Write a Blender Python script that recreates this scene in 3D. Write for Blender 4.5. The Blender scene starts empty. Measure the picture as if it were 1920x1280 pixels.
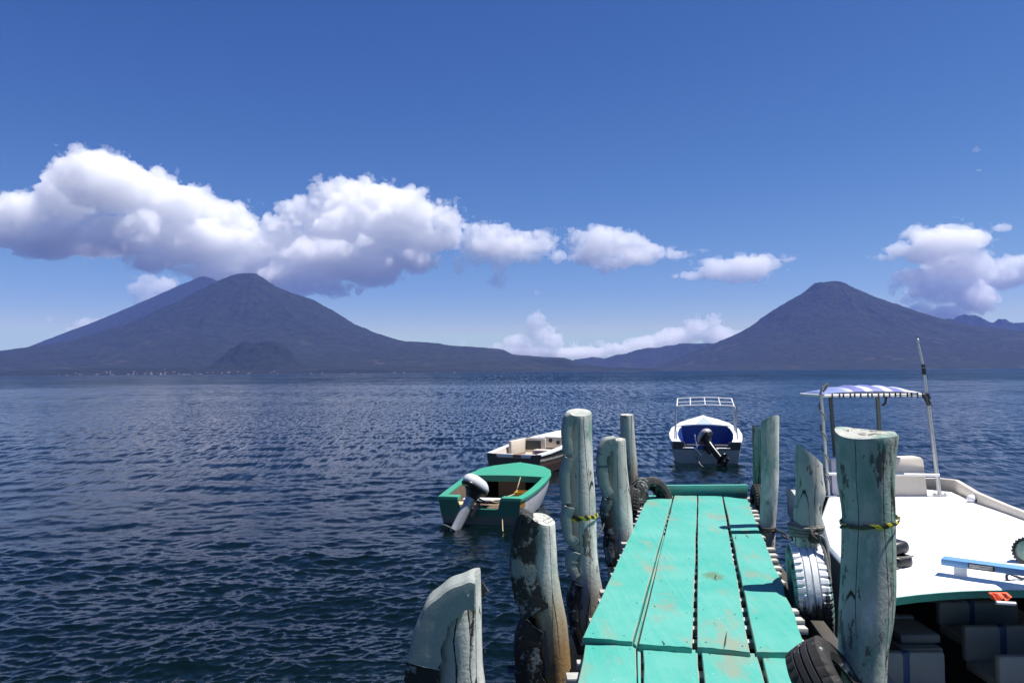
import bpy, bmesh, math, random
import numpy as np
from mathutils import Vector, Matrix

# ------------------------------------------------------------------ camera, world, sun, exposure
scene = bpy.context.scene
COL = scene.collection
FPX = 1440.0                       # focal length in pixels of the 1920 wide frame
PITCH, ROLL = math.radians(2.27), math.radians(0.45)
EYE = Vector((0.0, 0.0, 2.87))     # water level is z = 0
FWD = Vector((0, math.cos(PITCH), math.sin(PITCH)))
R0 = Vector((1, 0, 0)); U0 = R0.cross(FWD)
RGT = (R0 * math.cos(ROLL) - U0 * math.sin(ROLL)).normalized()
UPV = (U0 * math.cos(ROLL) + R0 * math.sin(ROLL)).normalized()
cam_data = bpy.data.cameras.new("camera")
cam = bpy.data.objects.new("camera", cam_data); COL.objects.link(cam)
cam_data.sensor_width = 36.0; cam_data.sensor_fit = 'HORIZONTAL'
cam_data.lens = 36.0 * FPX / 1920.0
cam_data.clip_start = 0.05; cam_data.clip_end = 120000.0
cam.matrix_world = Matrix(((RGT.x, UPV.x, -FWD.x, EYE.x), (RGT.y, UPV.y, -FWD.y, EYE.y),
                           (RGT.z, UPV.z, -FWD.z, EYE.z), (0, 0, 0, 1)))
scene.camera = cam

SUN_AZ, SUN_EL = math.radians(91.0), math.radians(67.0)      # azimuth to the right of the view
SUN_DIR = Vector((math.sin(SUN_AZ) * math.cos(SUN_EL), math.cos(SUN_AZ) * math.cos(SUN_EL), math.sin(SUN_EL)))
world = bpy.data.worlds.new("World"); scene.world = world; world.use_nodes = True
wn = world.node_tree.nodes; wl = world.node_tree.links
for n in list(wn): wn.remove(n)
wo = wn.new('ShaderNodeOutputWorld'); wb = wn.new('ShaderNodeBackground'); sk = wn.new('ShaderNodeTexSky')
sk.sky_type = 'NISHITA'; sk.sun_disc = False
sk.sun_elevation = SUN_EL; sk.sun_rotation = SUN_AZ
sk.altitude = 1600.0; sk.air_density = 1.0; sk.dust_density = 0.0; sk.ozone_density = 6.0
wb.inputs['Strength'].default_value = 0.115
sp = wn.new('ShaderNodeSeparateColor'); cb = wn.new('ShaderNodeCombineColor'); wl.new(sk.outputs[0], sp.inputs[0])
for i, (gam, ref, goal, top) in enumerate(((1.85, 2.97, 2.95, 4.9), (1.45, 4.85, 4.6, 6.3), (0.92, 6.95, 5.9, 7.2))):   # the deep highland blue of the sky
    a = wn.new('ShaderNodeMath'); a.operation = 'POWER'; a.inputs[1].default_value = gam; wl.new(sp.outputs[i], a.inputs[0])
    b = wn.new('ShaderNodeMath'); b.operation = 'MULTIPLY'; b.inputs[1].default_value = goal / 1.74 / ref ** gam; wl.new(a.outputs[0], b.inputs[0])
    c = wn.new('ShaderNodeMath'); c.operation = 'MINIMUM'; c.inputs[1].default_value = top / 1.74; wl.new(b.outputs[0], c.inputs[0])
    wl.new(c.outputs[0], cb.inputs[i])
wl.new(cb.outputs[0], wb.inputs['Color']); wl.new(wb.outputs[0], wo.inputs['Surface'])
sd = bpy.data.lights.new("sun", 'SUN'); sd.energy = 5.0; sd.angle = math.radians(0.53); sd.color = (1.0, 0.955, 0.89)
so = bpy.data.objects.new("sun", sd); COL.objects.link(so)
so.rotation_euler = (-SUN_DIR).to_track_quat('-Z', 'Y').to_euler()
scene.view_settings.view_transform = 'Standard'; scene.view_settings.look = 'None'
scene.view_settings.exposure = 0.8; scene.view_settings.gamma = 1.0; scene.view_settings.use_curve_mapping = False
scene.cycles.volume_bounces = 48; scene.cycles.max_bounces = 50; scene.cycles.diffuse_bounces = 4
scene.cycles.glossy_bounces = 4; scene.cycles.transparent_max_bounces = 32
scene.cycles.use_denoising = True; scene.cycles.sample_clamp_direct = 5.0; scene.cycles.sample_clamp_indirect = 8.0

# ------------------------------------------------------------------ helpers
def ray(px, py):
    return (RGT * ((px - 960.0) / FPX) - UPV * ((py - 640.0) / FPX) + FWD)
def on_z(px, py, z):                      # where the sight line through a photo point meets height z
    d = ray(px, py); t = (z - EYE.z) / d.z
    return EYE + d * t
def on_y(px, py, y):                      # ... or the upright plane y metres ahead
    d = ray(px, py); return EYE + d * (y / d.y)
def tag(o, label=None, cat=None, group=None, kind=None):
    if label: o['label'] = label
    if cat: o['category'] = cat
    if group: o['group'] = group
    if kind: o['kind'] = kind
    return o
def empty(name, loc=(0, 0, 0), rz=0.0):
    o = bpy.data.objects.new(name, None); COL.objects.link(o)
    o.empty_display_size = 0.1; o.location = loc; o.rotation_euler = (0, 0, rz); return o
def link(name, me, m=None, parent=None, smooth=None):
    o = bpy.data.objects.new(name, me); COL.objects.link(o)
    if m is not None:
        for mm in (m if isinstance(m, (list, tuple)) else [m]): me.materials.append(mm)
    if parent is not None: o.parent = parent
    return o
def np_mesh(name, V, Q, smooth=True, tris=False):
    me = bpy.data.meshes.new(name); k = 3 if tris else 4
    V = np.ascontiguousarray(V, dtype=np.float32); Q = np.ascontiguousarray(Q, dtype=np.int32)
    me.vertices.add(len(V)); me.vertices.foreach_set('co', V.ravel())
    me.loops.add(Q.size); me.loops.foreach_set('vertex_index', Q.ravel())
    me.polygons.add(len(Q)); me.polygons.foreach_set('loop_start', np.arange(0, Q.size, k, dtype=np.int32))
    me.polygons.foreach_set('use_smooth', np.full(len(Q), smooth))
    me.update(calc_edges=True); return me
class NoiseField:
    """Value noise on a wrapped lattice, with octaves."""
    def __init__(s, seed, n=64, dim=3):
        s.n = n; s.dim = dim; s.t = np.random.default_rng(seed).random((n,) * dim).astype(np.float32) * 2 - 1
    def one(s, *c):
        i = [np.floor(x).astype(np.int64) for x in c]
        f = [(x - k).astype(np.float32) for x, k in zip(c, i)]
        f = [a * a * (3 - 2 * a) for a in f]
        n = s.n; out = 0
        for corner in range(2 ** s.dim):
            w = 1; idx = []
            for d in range(s.dim):
                b = (corner >> d) & 1
                idx.append((i[d] + b) % n); w = w * (f[d] if b else 1 - f[d])
            out = out + w * s.t[tuple(idx)]
        return out
    def fbm(s, c, octaves=4, gain=0.5, lac=2.03, ridged=False):
        out = 0; a = 1.0; tot = 0; sc = 1.0
        for o in range(octaves):
            v = s.one(*[x * sc + 17.3 * o for x in c])
            if ridged: v = 1 - 2 * np.abs(v)
            out = out + a * v; tot += a; a *= gain; sc *= lac
        return out / tot

# ------------------------------------------------------------------ material helpers
class MatB:
    def __init__(s, name):
        s.m = bpy.data.materials.new(name); s.m.use_nodes = True
        s.n = s.m.node_tree.nodes; s.l = s.m.node_tree.links
        for x in list(s.n): s.n.remove(x)
        s.out = s.n.new('ShaderNodeOutputMaterial'); s.b = s.n.new('ShaderNodeBsdfPrincipled')
        s.l.new(s.b.outputs[0], s.out.inputs['Surface'])
        tc = s.n.new('ShaderNodeTexCoord'); s.obj = tc.outputs['Object']
        g = s.n.new('ShaderNodeNewGeometry'); s.pos = g.outputs['Position']; s.nor = g.outputs['Normal']
    def link(s, a, b):
        if hasattr(a, 'is_linked') or hasattr(a, 'links'): s.l.new(a, b)
        else: b.default_value = a
    def map(s, v, scale=(1, 1, 1), loc=(0, 0, 0), rot=(0, 0, 0)):
        k = s.n.new('ShaderNodeMapping'); s.l.new(v, k.inputs[0])
        k.inputs['Scale'].default_value = scale; k.inputs['Location'].default_value = loc; k.inputs['Rotation'].default_value = rot
        return k.outputs[0]
    def noise(s, v, scale, detail=4, rough=0.55, dist=0.0, col=False):
        k = s.n.new('ShaderNodeTexNoise'); s.l.new(v, k.inputs['Vector'])
        k.inputs['Scale'].default_value = scale; k.inputs['Detail'].default_value = detail
        k.inputs['Roughness'].default_value = rough; k.inputs['Distortion'].default_value = dist
        return k.outputs['Color' if col else 'Fac']
    def voro(s, v, scale, feature='F1'):
        k = s.n.new('ShaderNodeTexVoronoi'); s.l.new(v, k.inputs['Vector']); k.feature = feature
        k.inputs['Scale'].default_value = scale; return k.outputs['Distance']
    def ramp(s, f, stops, interp='LINEAR'):
        k = s.n.new('ShaderNodeValToRGB'); s.l.new(f, k.inputs[0]); r = k.color_ramp; r.interpolation = interp
        while len(r.elements) > 1: r.elements.remove(r.elements[-1])
        for i, (p, c) in enumerate(stops):
            e = r.elements[0] if i == 0 else r.elements.new(p)
            e.position = p; c = c if isinstance(c, (tuple, list)) else (c, c, c); e.color = (c[0], c[1], c[2], 1)
        return k.outputs[0]
    def mix(s, f, a, b, mode='MIX'):
        k = s.n.new('ShaderNodeMix'); k.data_type = 'RGBA'; k.blend_type = mode
        for v, i in ((f, 0), (a, 6), (b, 7)):
            if isinstance(v, tuple) and len(v) == 3: v = (*v, 1)
            s.link(v, k.inputs[i])
        return k.outputs[2]
    def math(s, op, a, b=0.0, c=0.0):
        k = s.n.new('ShaderNodeMath'); k.operation = op
        for v, i in ((a, 0), (b, 1), (c, 2)): s.link(v, k.inputs[i])
        return k.outputs[0]
    def sep(s, v):
        k = s.n.new('ShaderNodeSeparateXYZ'); s.l.new(v, k.inputs[0]); return k.outputs
    def bump(s, h, dist=0.01, strength=1.0, nrm=None):
        k = s.n.new('ShaderNodeBump'); s.l.new(h, k.inputs['Height'])
        k.inputs['Distance'].default_value = dist; s.link(strength, k.inputs['Strength'])
        if nrm is not None: s.l.new(nrm, k.inputs['Normal'])
        return k.outputs[0]
    def set(s, color=None, rough=None, metal=None, normal=None, spec=None, ior=None):
        for v, k in ((color, 'Base Color'), (rough, 'Roughness'), (metal, 'Metallic'), (spec, 'Specular IOR Level'), (ior, 'IOR')):
            if v is None: continue
            if isinstance(v, tuple) and len(v) == 3: v = (*v, 1)
            s.link(v, s.b.inputs[k])
        if normal is not None: s.l.new(normal, s.b.inputs['Normal'])
        return s.m

# ------------------------------------------------------------------ water: one sheet from the dock to beyond the hills
def water_material():
    M = MatB("lake_water")
    p = M.pos
    dist = M.n.new('ShaderNodeVectorMath'); dist.operation = 'LENGTH'; M.l.new(p, dist.inputs[0]); r = dist.outputs['Value']
    gust = M.noise(M.map(p, (0.5, 1.0, 1.0)), 0.035, 4, 0.6)                  # wind patches of some tens of metres
    gust2 = M.noise(M.map(p, (0.25, 1.0, 1.0)), 0.0035, 3, 0.6)
    g = M.math('MULTIPLY', M.ramp(gust, [(0.25, 0.5), (0.7, 1.2)]), M.ramp(gust2, [(0.3, 0.6), (0.7, 1.15)]))
    n4 = M.noise(M.map(p, (0.7, 1.0, 1.0), rot=(0, 0, 0.3)), 15.0, 3, 0.6)
    nr_ = M.ramp(M.math('DIVIDE', r, 60.0), [(0.1, 1.0), (0.7, 0.0)])
    bp = M.bump(M.math('MULTIPLY', n4, nr_), 0.010, 1.0)
    # groups of wavelets too small for the mesh lean the surface to and fro
    lr = M.math('LOGARITHM', r, 10.0)
    tilt = None
    for sx, sy, stops in ((5.0, 0.8, [(1.15, 0), (1.5, 1), (1.85, 1), (2.15, 0)]), (2.2, 0.12, [(1.7, 0), (2.05, 1), (2.4, 1), (2.7, 0)]),
                          (0.7, 0.014, [(2.25, 0), (2.6, 1), (3.0, 1), (3.3, 0)]), (0.15, 0.0016, [(2.9, 0), (3.3, 1)])):
        nn = M.noise(M.map(p, (sx, sy, 1.0), rot=(0, 0, 0.12)), 1.0, 3, 0.7)
        w = M.ramp(M.math('DIVIDE', lr, 4.0), [(q / 4.0, v) for q, v in stops])
        t = M.math('MULTIPLY', M.math('SUBTRACT', nn, 0.585), w)
        tilt = t if tilt is None else M.math('ADD', tilt, t)
    cv = M.n.new('ShaderNodeCombineXYZ'); M.l.new(M.math('SUBTRACT', M.math('MULTIPLY', M.math('MULTIPLY', tilt, g), 1.15), M.ramp(M.math('DIVIDE', lr, 4.0), [(0.52, 0.0), (0.68, 0.07), (1.0, 0.10)])), cv.inputs[1])
    va = M.n.new('ShaderNodeVectorMath'); va.operation = 'ADD'; M.l.new(bp, va.inputs[0]); M.l.new(cv.outputs[0], va.inputs[1])
    vn = M.n.new('ShaderNodeVectorMath'); vn.operation = 'NORMALIZE'; M.l.new(va.outputs[0], vn.inputs[0]); bp = vn.outputs[0]
    rgh = M.math('MULTIPLY', M.ramp(M.math('DIVIDE', r, 300.0), [(0.02, 0.025), (0.25, 0.14), (1.0, 0.25)]), M.math('ADD', M.math('MULTIPLY', g, 0.5), 0.5))
    M.set(color=(0.0012, 0.0048, 0.0052), rough=rgh, ior=1.333, normal=bp)
    return M.m
def build_water():
    rng = np.random.default_rng(5)
    p = np.concatenate([np.arange(1400, 40, -1.25), np.arange(40, 4, -0.5), np.geomspace(4, 0.208, 40)])
    r = (FPX * EYE.z / p)
    a = np.linspace(-math.radians(44), math.radians(44), 860)
    Rr, A = np.meshgrid(r, a, indexing='ij')
    X = Rr * np.sin(A); Y = Rr * np.cos(A)
    dr = np.abs(np.gradient(r))[:, None]; dx = (r * (a[1] - a[0]))[:, None]
    Z = np.zeros_like(X); DX = np.zeros_like(X); DY = np.zeros_like(X)
    nf = NoiseField(3, 64, 2)
    gust = np.clip(0.9 + 1.3 * nf.fbm((X * 0.07 + 30, Y * 0.16 + 30), 4, 0.6), 0.25, 1.8)
    N = 210
    lam = np.exp(rng.uniform(math.log(0.05), math.log(2.6), N))
    th = rng.normal(math.radians(101), math.radians(38), N)          # travel direction, mostly along the view
    ph = rng.uniform(0, 2 * math.pi, N)
    slope = 0.30 / math.sqrt(N) * 1.41 * np.where(lam > 0.6, 0.36, np.where(lam > 0.22, 0.7, 1.3))
    near = r < 900
    Xn, Yn, gn, dn, dxn = X[near], Y[near], gust[near], dr[near], dx[near]
    for L, t, f, s in zip(lam, th, ph, slope):
        cyc = (dn * abs(math.sin(t)) + dxn * abs(math.cos(t))) / L      # waves too short for the sheet here are left out
        k = 2 * math.pi / L; am = s / k * np.clip((0.5 - cyc) / 0.2, 0, 1)
        if am.max() <= 0: continue
        m = am[:, 0] > 0; sub = np.where(m)[0]; lo, hi = sub[0], sub[-1] + 1
        q = k * (Xn[lo:hi] * math.cos(t) + Yn[lo:hi] * math.sin(t)) + f
        amg = am[lo:hi] * (gn[lo:hi] if L < 1.2 else 1.0)
        Z[lo:hi] += amg * np.sin(q); c = 1.0 * amg * np.cos(q)
        DX[lo:hi] += c * math.cos(t); DY[lo:hi] += c * math.sin(t)
    V = np.stack([X + DX, Y + DY, Z], -1).reshape(-1, 3)
    nr, na = X.shape
    idx = np.arange(nr * na).reshape(nr, na)
    Q = np.stack([idx[:-1, :-1], idx[:-1, 1:], idx[1:, 1:], idx[1:, :-1]], -1).reshape(-1, 4)[:, ::-1]
    # sides, behind and under the viewer: coarse faces of the same sheet
    a2 = np.linspace(math.radians(44), math.radians(316), 34); rr = np.array([r[0], 12, 40, 150, 900, 3000.])
    R2, A2 = np.meshgrid(rr, a2, indexing='ij')
    Y2 = R2 * np.cos(A2); X2 = R2 * np.sin(A2)
    V2 = np.stack([X2, np.maximum(Y2, -400), 0 * X2], -1).reshape(-1, 3)
    i2 = np.arange(R2.size).reshape(R2.shape) + len(V)
    Q2 = np.stack([i2[:-1, :-1], i2[:-1, 1:], i2[1:, 1:], i2[1:, :-1]], -1).reshape(-1, 4)[:, ::-1]
    V3 = np.array([[-3.2, -3.2, -0.12], [3.2, -3.2, -0.12], [3.2, 3.2, -0.12], [-3.2, 3.2, -0.12]]); Q3 = np.array([[0, 1, 2, 3]]) + len(V) + len(V2)
    me = np_mesh("lake_water", np.concatenate([V, V2, V3]), np.concatenate([Q, Q2, Q3]))
    o = link("lake_water", me, water_material())
    tag(o, "dark blue rippled lake water stretching from the dock to the far shore", "water", kind="structure")
build_water()

# ------------------------------------------------------------------ mountains
def hor(px): return 706.0 - 0.0083 * px
def forest_material(name, dark, mid, field, amount, scale=1.0):
    M = MatB(name); p = M.pos
    big = M.noise(p, 0.0011 * scale, 5, 0.6); fine = M.noise(p, 0.011 * scale, 5, 0.65)
    c = M.mix(M.ramp(fine, [(0.35, 0), (0.65, 1)]), dark, mid)
    patch = M.voro(M.map(p, (1, 1, 2.0)), 0.0042 * scale)
    z = M.sep(p)[2]
    low = M.ramp(M.math('DIVIDE', z, 1000.0), [(0.03, 1), (0.75, 0.1)])
    msk = M.math('MULTIPLY', M.math('MULTIPLY', M.ramp(big, [(0.5, 0), (0.62, 1)]), M.ramp(patch, [(0.25, 1), (0.42, 0)])), M.math('MULTIPLY', low, amount))
    c = M.mix(msk, c, field)
    return M.set(color=c, rough=0.95, spec=0.1, normal=M.bump(fine, 35.0 / scale, 0.8))
M_FOR = forest_material("volcano_forest", (0.009, 0.013, 0.010), (0.023, 0.030, 0.020), (0.085, 0.07, 0.055), 0.5)
M_FOR2 = forest_material("hill_forest", (0.008, 0.012, 0.009), (0.018, 0.024, 0.016), (0.08, 0.07, 0.05), 0.25)
def volcano(name, D, left, peak, right, front, label, seed, mat, res=(420, 260), rough=0.05, crater=0, y_back=4200):
    """A cone whose left, right and front profiles (metres from the summit axis, height) are given."""
    c = on_y(peak[0], peak[1], D)
    def prof(pts):
        a = sorted([(abs(px - peak[0]) * D / FPX, (hor(px) - py) * D / FPX + EYE.z) for px, py in pts])
        return np.array([q[0] for q in a]), np.array([q[1] for q in a])
    lx, lh = prof([peak] + left); rx, rh = prof([peak] + right)
    fx, fh = np.array([q[0] for q in front]), np.array([q[1] for q in front])
    lo, hi = -lx[-1], rx[-1]
    def spaced(lo, hi, n):
        t = np.linspace(-1, 1, n); s = np.sign(t) * np.abs(t) ** 1.5
        return np.where(s < 0, -s * lo, s * hi)
    gx = spaced(lo, hi, res[0]); gy = spaced(-fx[-1], y_back, res[1])
    GX, GY = np.meshgrid(gx, gy, indexing='ij')
    rho = np.hypot(GX, GY); th = np.arctan2(GY, GX)
    cs = np.cos(th)
    wr = np.clip(cs, 0, 1) ** 2; wl_ = np.clip(-cs, 0, 1) ** 2; wf = np.sin(th) ** 2
    H = wr * np.interp(rho, rx, rh) + wl_ * np.interp(rho, lx, lh) + wf * np.interp(rho, fx, fh)
    nf = NoiseField(seed, 64, 2)
    gul = nf.fbm((th * 3.6 + 40 + 0.35 * np.sin(rho / 700.0), np.log(rho + 120) * 1.6 + 40), 4, 0.5, ridged=True)
    bump_ = nf.fbm((GX / 420.0 + 33, GY / 420.0 + 33), 5, 0.55)
    env = np.clip(H, 0, 500) / 500
    H = H + env * (rough * 700 * gul * np.clip(rho / 900, 0, 1) + rough * 420 * bump_ * np.clip(rho / 500, 0.1, 1))
    H = H - env * rough * 160
    tree = nf.one(GX / 28.0, GY / 28.0)
    H = H + 7 * tree * np.clip(env * 3, 0, 1)
    V = np.stack([GX + c.x, GY + D, np.maximum(H, -1.2)], -1).reshape(-1, 3)
    n0, n1 = GX.shape; idx = np.arange(n0 * n1).reshape(n0, n1)
    Q = np.stack([idx[:-1, :-1], idx[1:, :-1], idx[1:, 1:], idx[:-1, 1:]], -1).reshape(-1, 4)
    o = link(name, np_mesh(name, V, Q), mat)
    return tag(o, label, name.split('.')[0], kind="structure")
def ridge(name, D, pts, depth, label, seed, mat, nx=260, ny=60, rough=0.10, base_y=None):
    """A long hill with the skyline given by photo points, sloping to the water in front and behind."""
    px = np.array([q[0] for q in pts], float); py = np.array([q[1] for q in pts], float)
    x = (px - 960) * D / FPX; h = (hor(px) - py) * D / FPX + EYE.z
    gx = np.linspace(x[0], x[-1], nx); gy = np.linspace(-1, 1, ny) * depth
    GX, GY = np.meshgrid(gx, gy, indexing='ij')
    nf = NoiseField(seed, 64, 2)
    top = np.interp(GX, x, h)
    t = np.clip(1 - np.abs(GY / depth), 0, 1)
    spur = nf.fbm((GX / (depth * 0.35), GY / (depth * 0.6)), 4, 0.55)
    sh = np.where(GY < 0, t ** 1.15, t ** 0.8)
    H = top * sh * (1 + 0.5 * spur * (1 - t) * 2 * t) + rough * top * t * nf.fbm((GX / 260.0, GY / 260.0), 4)
    H = np.where(t < 0.02, -1.2, H)
    V = np.stack([GX, GY + D, np.maximum(H, -1.2)], -1).reshape(-1, 3)
    idx = np.arange(nx * ny).reshape(nx, ny)
    Q = np.stack([idx[:-1, :-1], idx[1:, :-1], idx[1:, 1:], idx[:-1, 1:]], -1).reshape(-1, 4)
    o = link(name, np_mesh(name, V, Q), mat)
    return tag(o, label, "mountain" if "mountain" in name else "hill", kind="structure")
volcano("volcano", 17000, [(410, 529), (395, 521), (372, 520), (344, 534), (269, 572), (189, 609), (92, 655), (20, 690), (-90, 709)], (383, 518.5),
        [(395, 521), (410, 529), (500, 580), (640, 640), (800, 690), (900, 702)], [(0, 2200), (950, 1500), (2200, 700), (3600, 140), (4600, -10)],
        "hazy volcano whose blunt peak rises behind the left shoulder of the nearest left cone", 11, M_FOR, rough=0.03)
volcano("volcano", 12200, [(445, 514), (435, 517), (401, 534), (344, 569), (258, 609), (172, 643), (92, 655), (0, 672), (-120, 684), (-300, 698), (-420, 710)], (463, 511.5),
        [(481, 513), (500, 526), (516, 537), (550, 552), (584, 563), (630, 589), (670, 612), (710, 629), (762, 643), (860, 651), (917, 656), (945, 659), (963, 668), (1060, 674), (1083, 681), (1130, 690), (1240, 696.5)],
        [(0, 1610), (350, 1440), (900, 1000), (1500, 640), (2300, 330), (3100, 130), (3900, 25), (4300, 3), (4500, -8)],
        "broad forested volcano with a rounded peak standing over the village on the left shore", 12, M_FOR, rough=0.055)
volcano("volcano", 12700, [(1546, 528.5), (1529, 530), (1517, 540), (1503, 552), (1479, 566), (1450, 583), (1417, 607), (1383, 624), (1335, 645), (1280, 668), (1225, 689), (1150, 697)], (1563, 526.5),
        [(1572, 527), (1584, 530), (1599, 542), (1623, 554), (1661, 569), (1695, 583), (1743, 601), (1790, 612), (1862, 624), (1920, 633), (2050, 655), (2250, 690)],
        [(0, 1460), (300, 1330), (800, 950), (1500, 560), (2300, 270), (3200, 90), (3900, 15), (4200, -8)],
        "flat topped volcano cone rising alone above the lake on the right", 13, M_FOR, rough=0.055)
ridge("mountain_ridge", 17500, [(1640, 660), (1700, 630), (1747, 602), (1781, 595), (1810, 588), (1829, 590), (1862, 601), (1896, 601), (1920, 602), (2000, 606), (2200, 660)], 1900,
      "pale blue mountain ridge seen past the right flank of the flat topped cone", 21, M_FOR)
ridge("hill_range", 15600, [(1040, 694), (1077, 675), (1110, 669), (1134, 673), (1153, 667), (1177, 662), (1211, 653), (1230, 653), (1254, 648), (1283, 644), (1307, 645), (1335, 644), (1420, 660), (1500, 690)], 1500,
      "low hazy blue hills in the gap between the left and right volcanoes", 22, M_FOR)
ridge("wooded_hill", 8600, [(360, 702), (400, 684), (425, 664), (440, 657), (455, 650), (470, 649), (486, 644), (505, 643), (516, 647), (530, 652), (544, 662), (559, 674), (590, 688), (640, 702)], 700,
      "dark wooded hump at the foot of the broad left volcano", 23, M_FOR2, nx=160, ny=90, rough=0.3)
ridge("lake_spit", 9800, [(900, 694), (960, 683), (1000, 675), (1062, 674.5), (1086, 686), (1130, 688), (1180, 690), (1225, 692), (1260, 696)], 500,
      "dark low wooded spit reaching right from the broad left volcano", 24, M_FOR2, nx=160)
ridge("lake_shore", 7700, [(-420, 701), (-100, 698), (60, 695), (160, 692), (300, 690.5), (400, 692.5), (520, 695), (700, 695.5), (900, 695), (1000, 697)], 520,
      "low tree covered shore along the foot of the broad left volcano", 25, M_FOR2, nx=500, rough=0.2)

# ------------------------------------------------------------------ mesh builder
class MB:
    """Collects shapes and links them as ONE mesh object; points are in world metres, the object keeps its own origin."""
    def __init__(s): s.v = []; s.f = []; s.mi = []; s.cur = 0
    def add(s, V, F):
        b = len(s.v); s.v += [tuple(map(float, q)) for q in V]
        for q in F: s.f.append([b + i for i in q]); s.mi.append(s.cur)
    def loft(s, rings, closed=True, cap0=False, cap1=False):
        n = len(rings[0]); V = [p for r in rings for p in r]; F = []
        for i in range(len(rings) - 1):
            for j in range(n if closed else n - 1):
                k = (j + 1) % n
                F.append((i * n + j, i * n + k, (i + 1) * n + k, (i + 1) * n + j))
        if cap0: F.append(tuple(range(n))[::-1])
        if cap1: F.append(tuple((len(rings) - 1) * n + j for j in range(n)))
        s.add(V, F)
    def tube(s, path, rad, seg=8, cap=True):
        P = [Vector(p) for p in path]; rings = []; up = Vector((0.13, 0.31, 0.94)).normalized(); prev = None
        for i, p in enumerate(P):
            t = (P[min(i + 1, len(P) - 1)] - P[max(i - 1, 0)]).normalized()
            if prev is None:
                a = t.cross(up); a = a if a.length > 1e-3 else t.cross(Vector((1, 0, 0)))
            else: a = prev - t * prev.dot(t)
            a.normalize(); prev = a; b = t.cross(a)
            r = rad[i] if isinstance(rad, (list, tuple)) else rad
            rings.append([p + (a * math.cos(q) + b * math.sin(q)) * r for q in [2 * math.pi * j / seg for j in range(seg)]])
        s.loft(rings, True, cap, cap)
    def box(s, c, size, M=None, bev=0.0):
        hx, hy, hz = [q / 2 for q in size]; c = Vector(c)
        bev = min(bev, hx * .9, hy * .9, hz * .9)
        if bev <= 0:
            V = [Vector((x, y, z)) for x in (-hx, hx) for y in (-hy, hy) for z in (-hz, hz)]
            F = [(0, 1, 3, 2), (4, 6, 7, 5), (0, 4, 5, 1), (2, 3, 7, 6), (0, 2, 6, 4), (1, 5, 7, 3)]
        else:
            bm = bmesh.new(); bmesh.ops.create_cube(bm, size=1.0)
            for q in bm.verts: q.co = Vector((q.co.x * 2 * hx, q.co.y * 2 * hy, q.co.z * 2 * hz))
            bmesh.ops.bevel(bm, geom=bm.edges[:], offset=bev, segments=2, affect='EDGES', profile=0.5)
            bm.verts.index_update(); V = [q.co.copy() for q in bm.verts]; F = [[q.index for q in f.verts] for f in bm.faces]; bm.free()
        if M is not None: V = [M @ q for q in V]
        s.add([c + q for q in V], F)
    def prism(s, outline, z0, z1, bev=0.0):
        """Upright prism over an outline of (x, y) or (x, y, z) points (z is added to z0 and z1)."""
        n = len(outline); zz = [q[2] if len(q) > 2 else 0 for q in outline]
        c = Vector((sum(q[0] for q in outline) / n, sum(q[1] for q in outline) / n, 0))
        def ring(z, inset):
            out = []
            for q, dz in zip(outline, zz):
                d = Vector((q[0], q[1], 0)) - c; L = d.length
                d = d * max(0.0, 1 - inset / max(L, 1e-6)); out.append(Vector((c.x + d.x, c.y + d.y, z + dz)))
            return out
        if bev > 0: s.loft([ring(z0, 0), ring(z1 - bev, 0), ring(z1 - bev * .3, bev * .4), ring(z1, bev)], True, True, True)
        else: s.loft([ring(z0, 0), ring(z1, 0)], True, True, True)
    def ball(s, c, r, nu=14, nv=9, M=None):
        r = (r, r, r) if not isinstance(r, (tuple, list)) else r; rings = []
        for i in range(nv + 1):
            t = math.pi * (0.02 + 0.96 * i / nv)
            rings.append([Vector((r[0] * math.sin(t) * math.cos(u), r[1] * math.sin(t) * math.sin(u), -r[2] * math.cos(t))) for u in [2 * math.pi * j / nu for j in range(nu)]])
        rings = [[Vector(c) + (M @ q if M is not None else q) for q in g] for g in rings]
        s.loft(rings, True, True, True)
    def build(s, name, mats, parent=None, origin=None, smooth=35.0):
        org = Vector(origin) if origin is not None else (parent.matrix_world.translation.copy() if parent is not None else Vector((0, 0, 0)))
        if parent is not None:
            bpy.context.view_layer.update() if False else None
            org = ORG[parent.name]
        me = bpy.data.meshes.new(name)
        me.from_pydata([(x - org.x, y - org.y, z - org.z) for x, y, z in s.v], [], s.f)
        bm = bmesh.new(); bm.from_mesh(me); bmesh.ops.recalc_face_normals(bm, faces=bm.faces[:]); bm.to_mesh(me); bm.free()
        mats = mats if isinstance(mats, (list, tuple)) else [mats]
        for i, p in enumerate(me.polygons):
            p.use_smooth = smooth > 0; p.material_index = s.mi[i] if i < len(s.mi) else 0
        if smooth > 0: me.set_sharp_from_angle(angle=math.radians(smooth))
        o = link(name, me, mats, parent)
        if parent is None: o.location = org
        ORG[o.name] = org
        return o
ORG = {}
def thing(name, loc, label, cat, group=None):
    o = empty(name, loc); ORG[o.name] = Vector(loc); return tag(o, label, cat, group)
def smooth_path(pts, n=8):
    P = [Vector(p) for p in pts]; out = []
    for i in range(len(P) - 1):
        a, b, c, d = P[max(i - 1, 0)], P[i], P[i + 1], P[min(i + 2, len(P) - 1)]
        for k in range(n):
            t = k / n
            out.append(0.5 * ((2 * b) + (c - a) * t + (2 * a - 5 * b + 4 * c - d) * t * t + (3 * b - a - 3 * c + d) * t ** 3))
    return out + [P[-1]]

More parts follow.
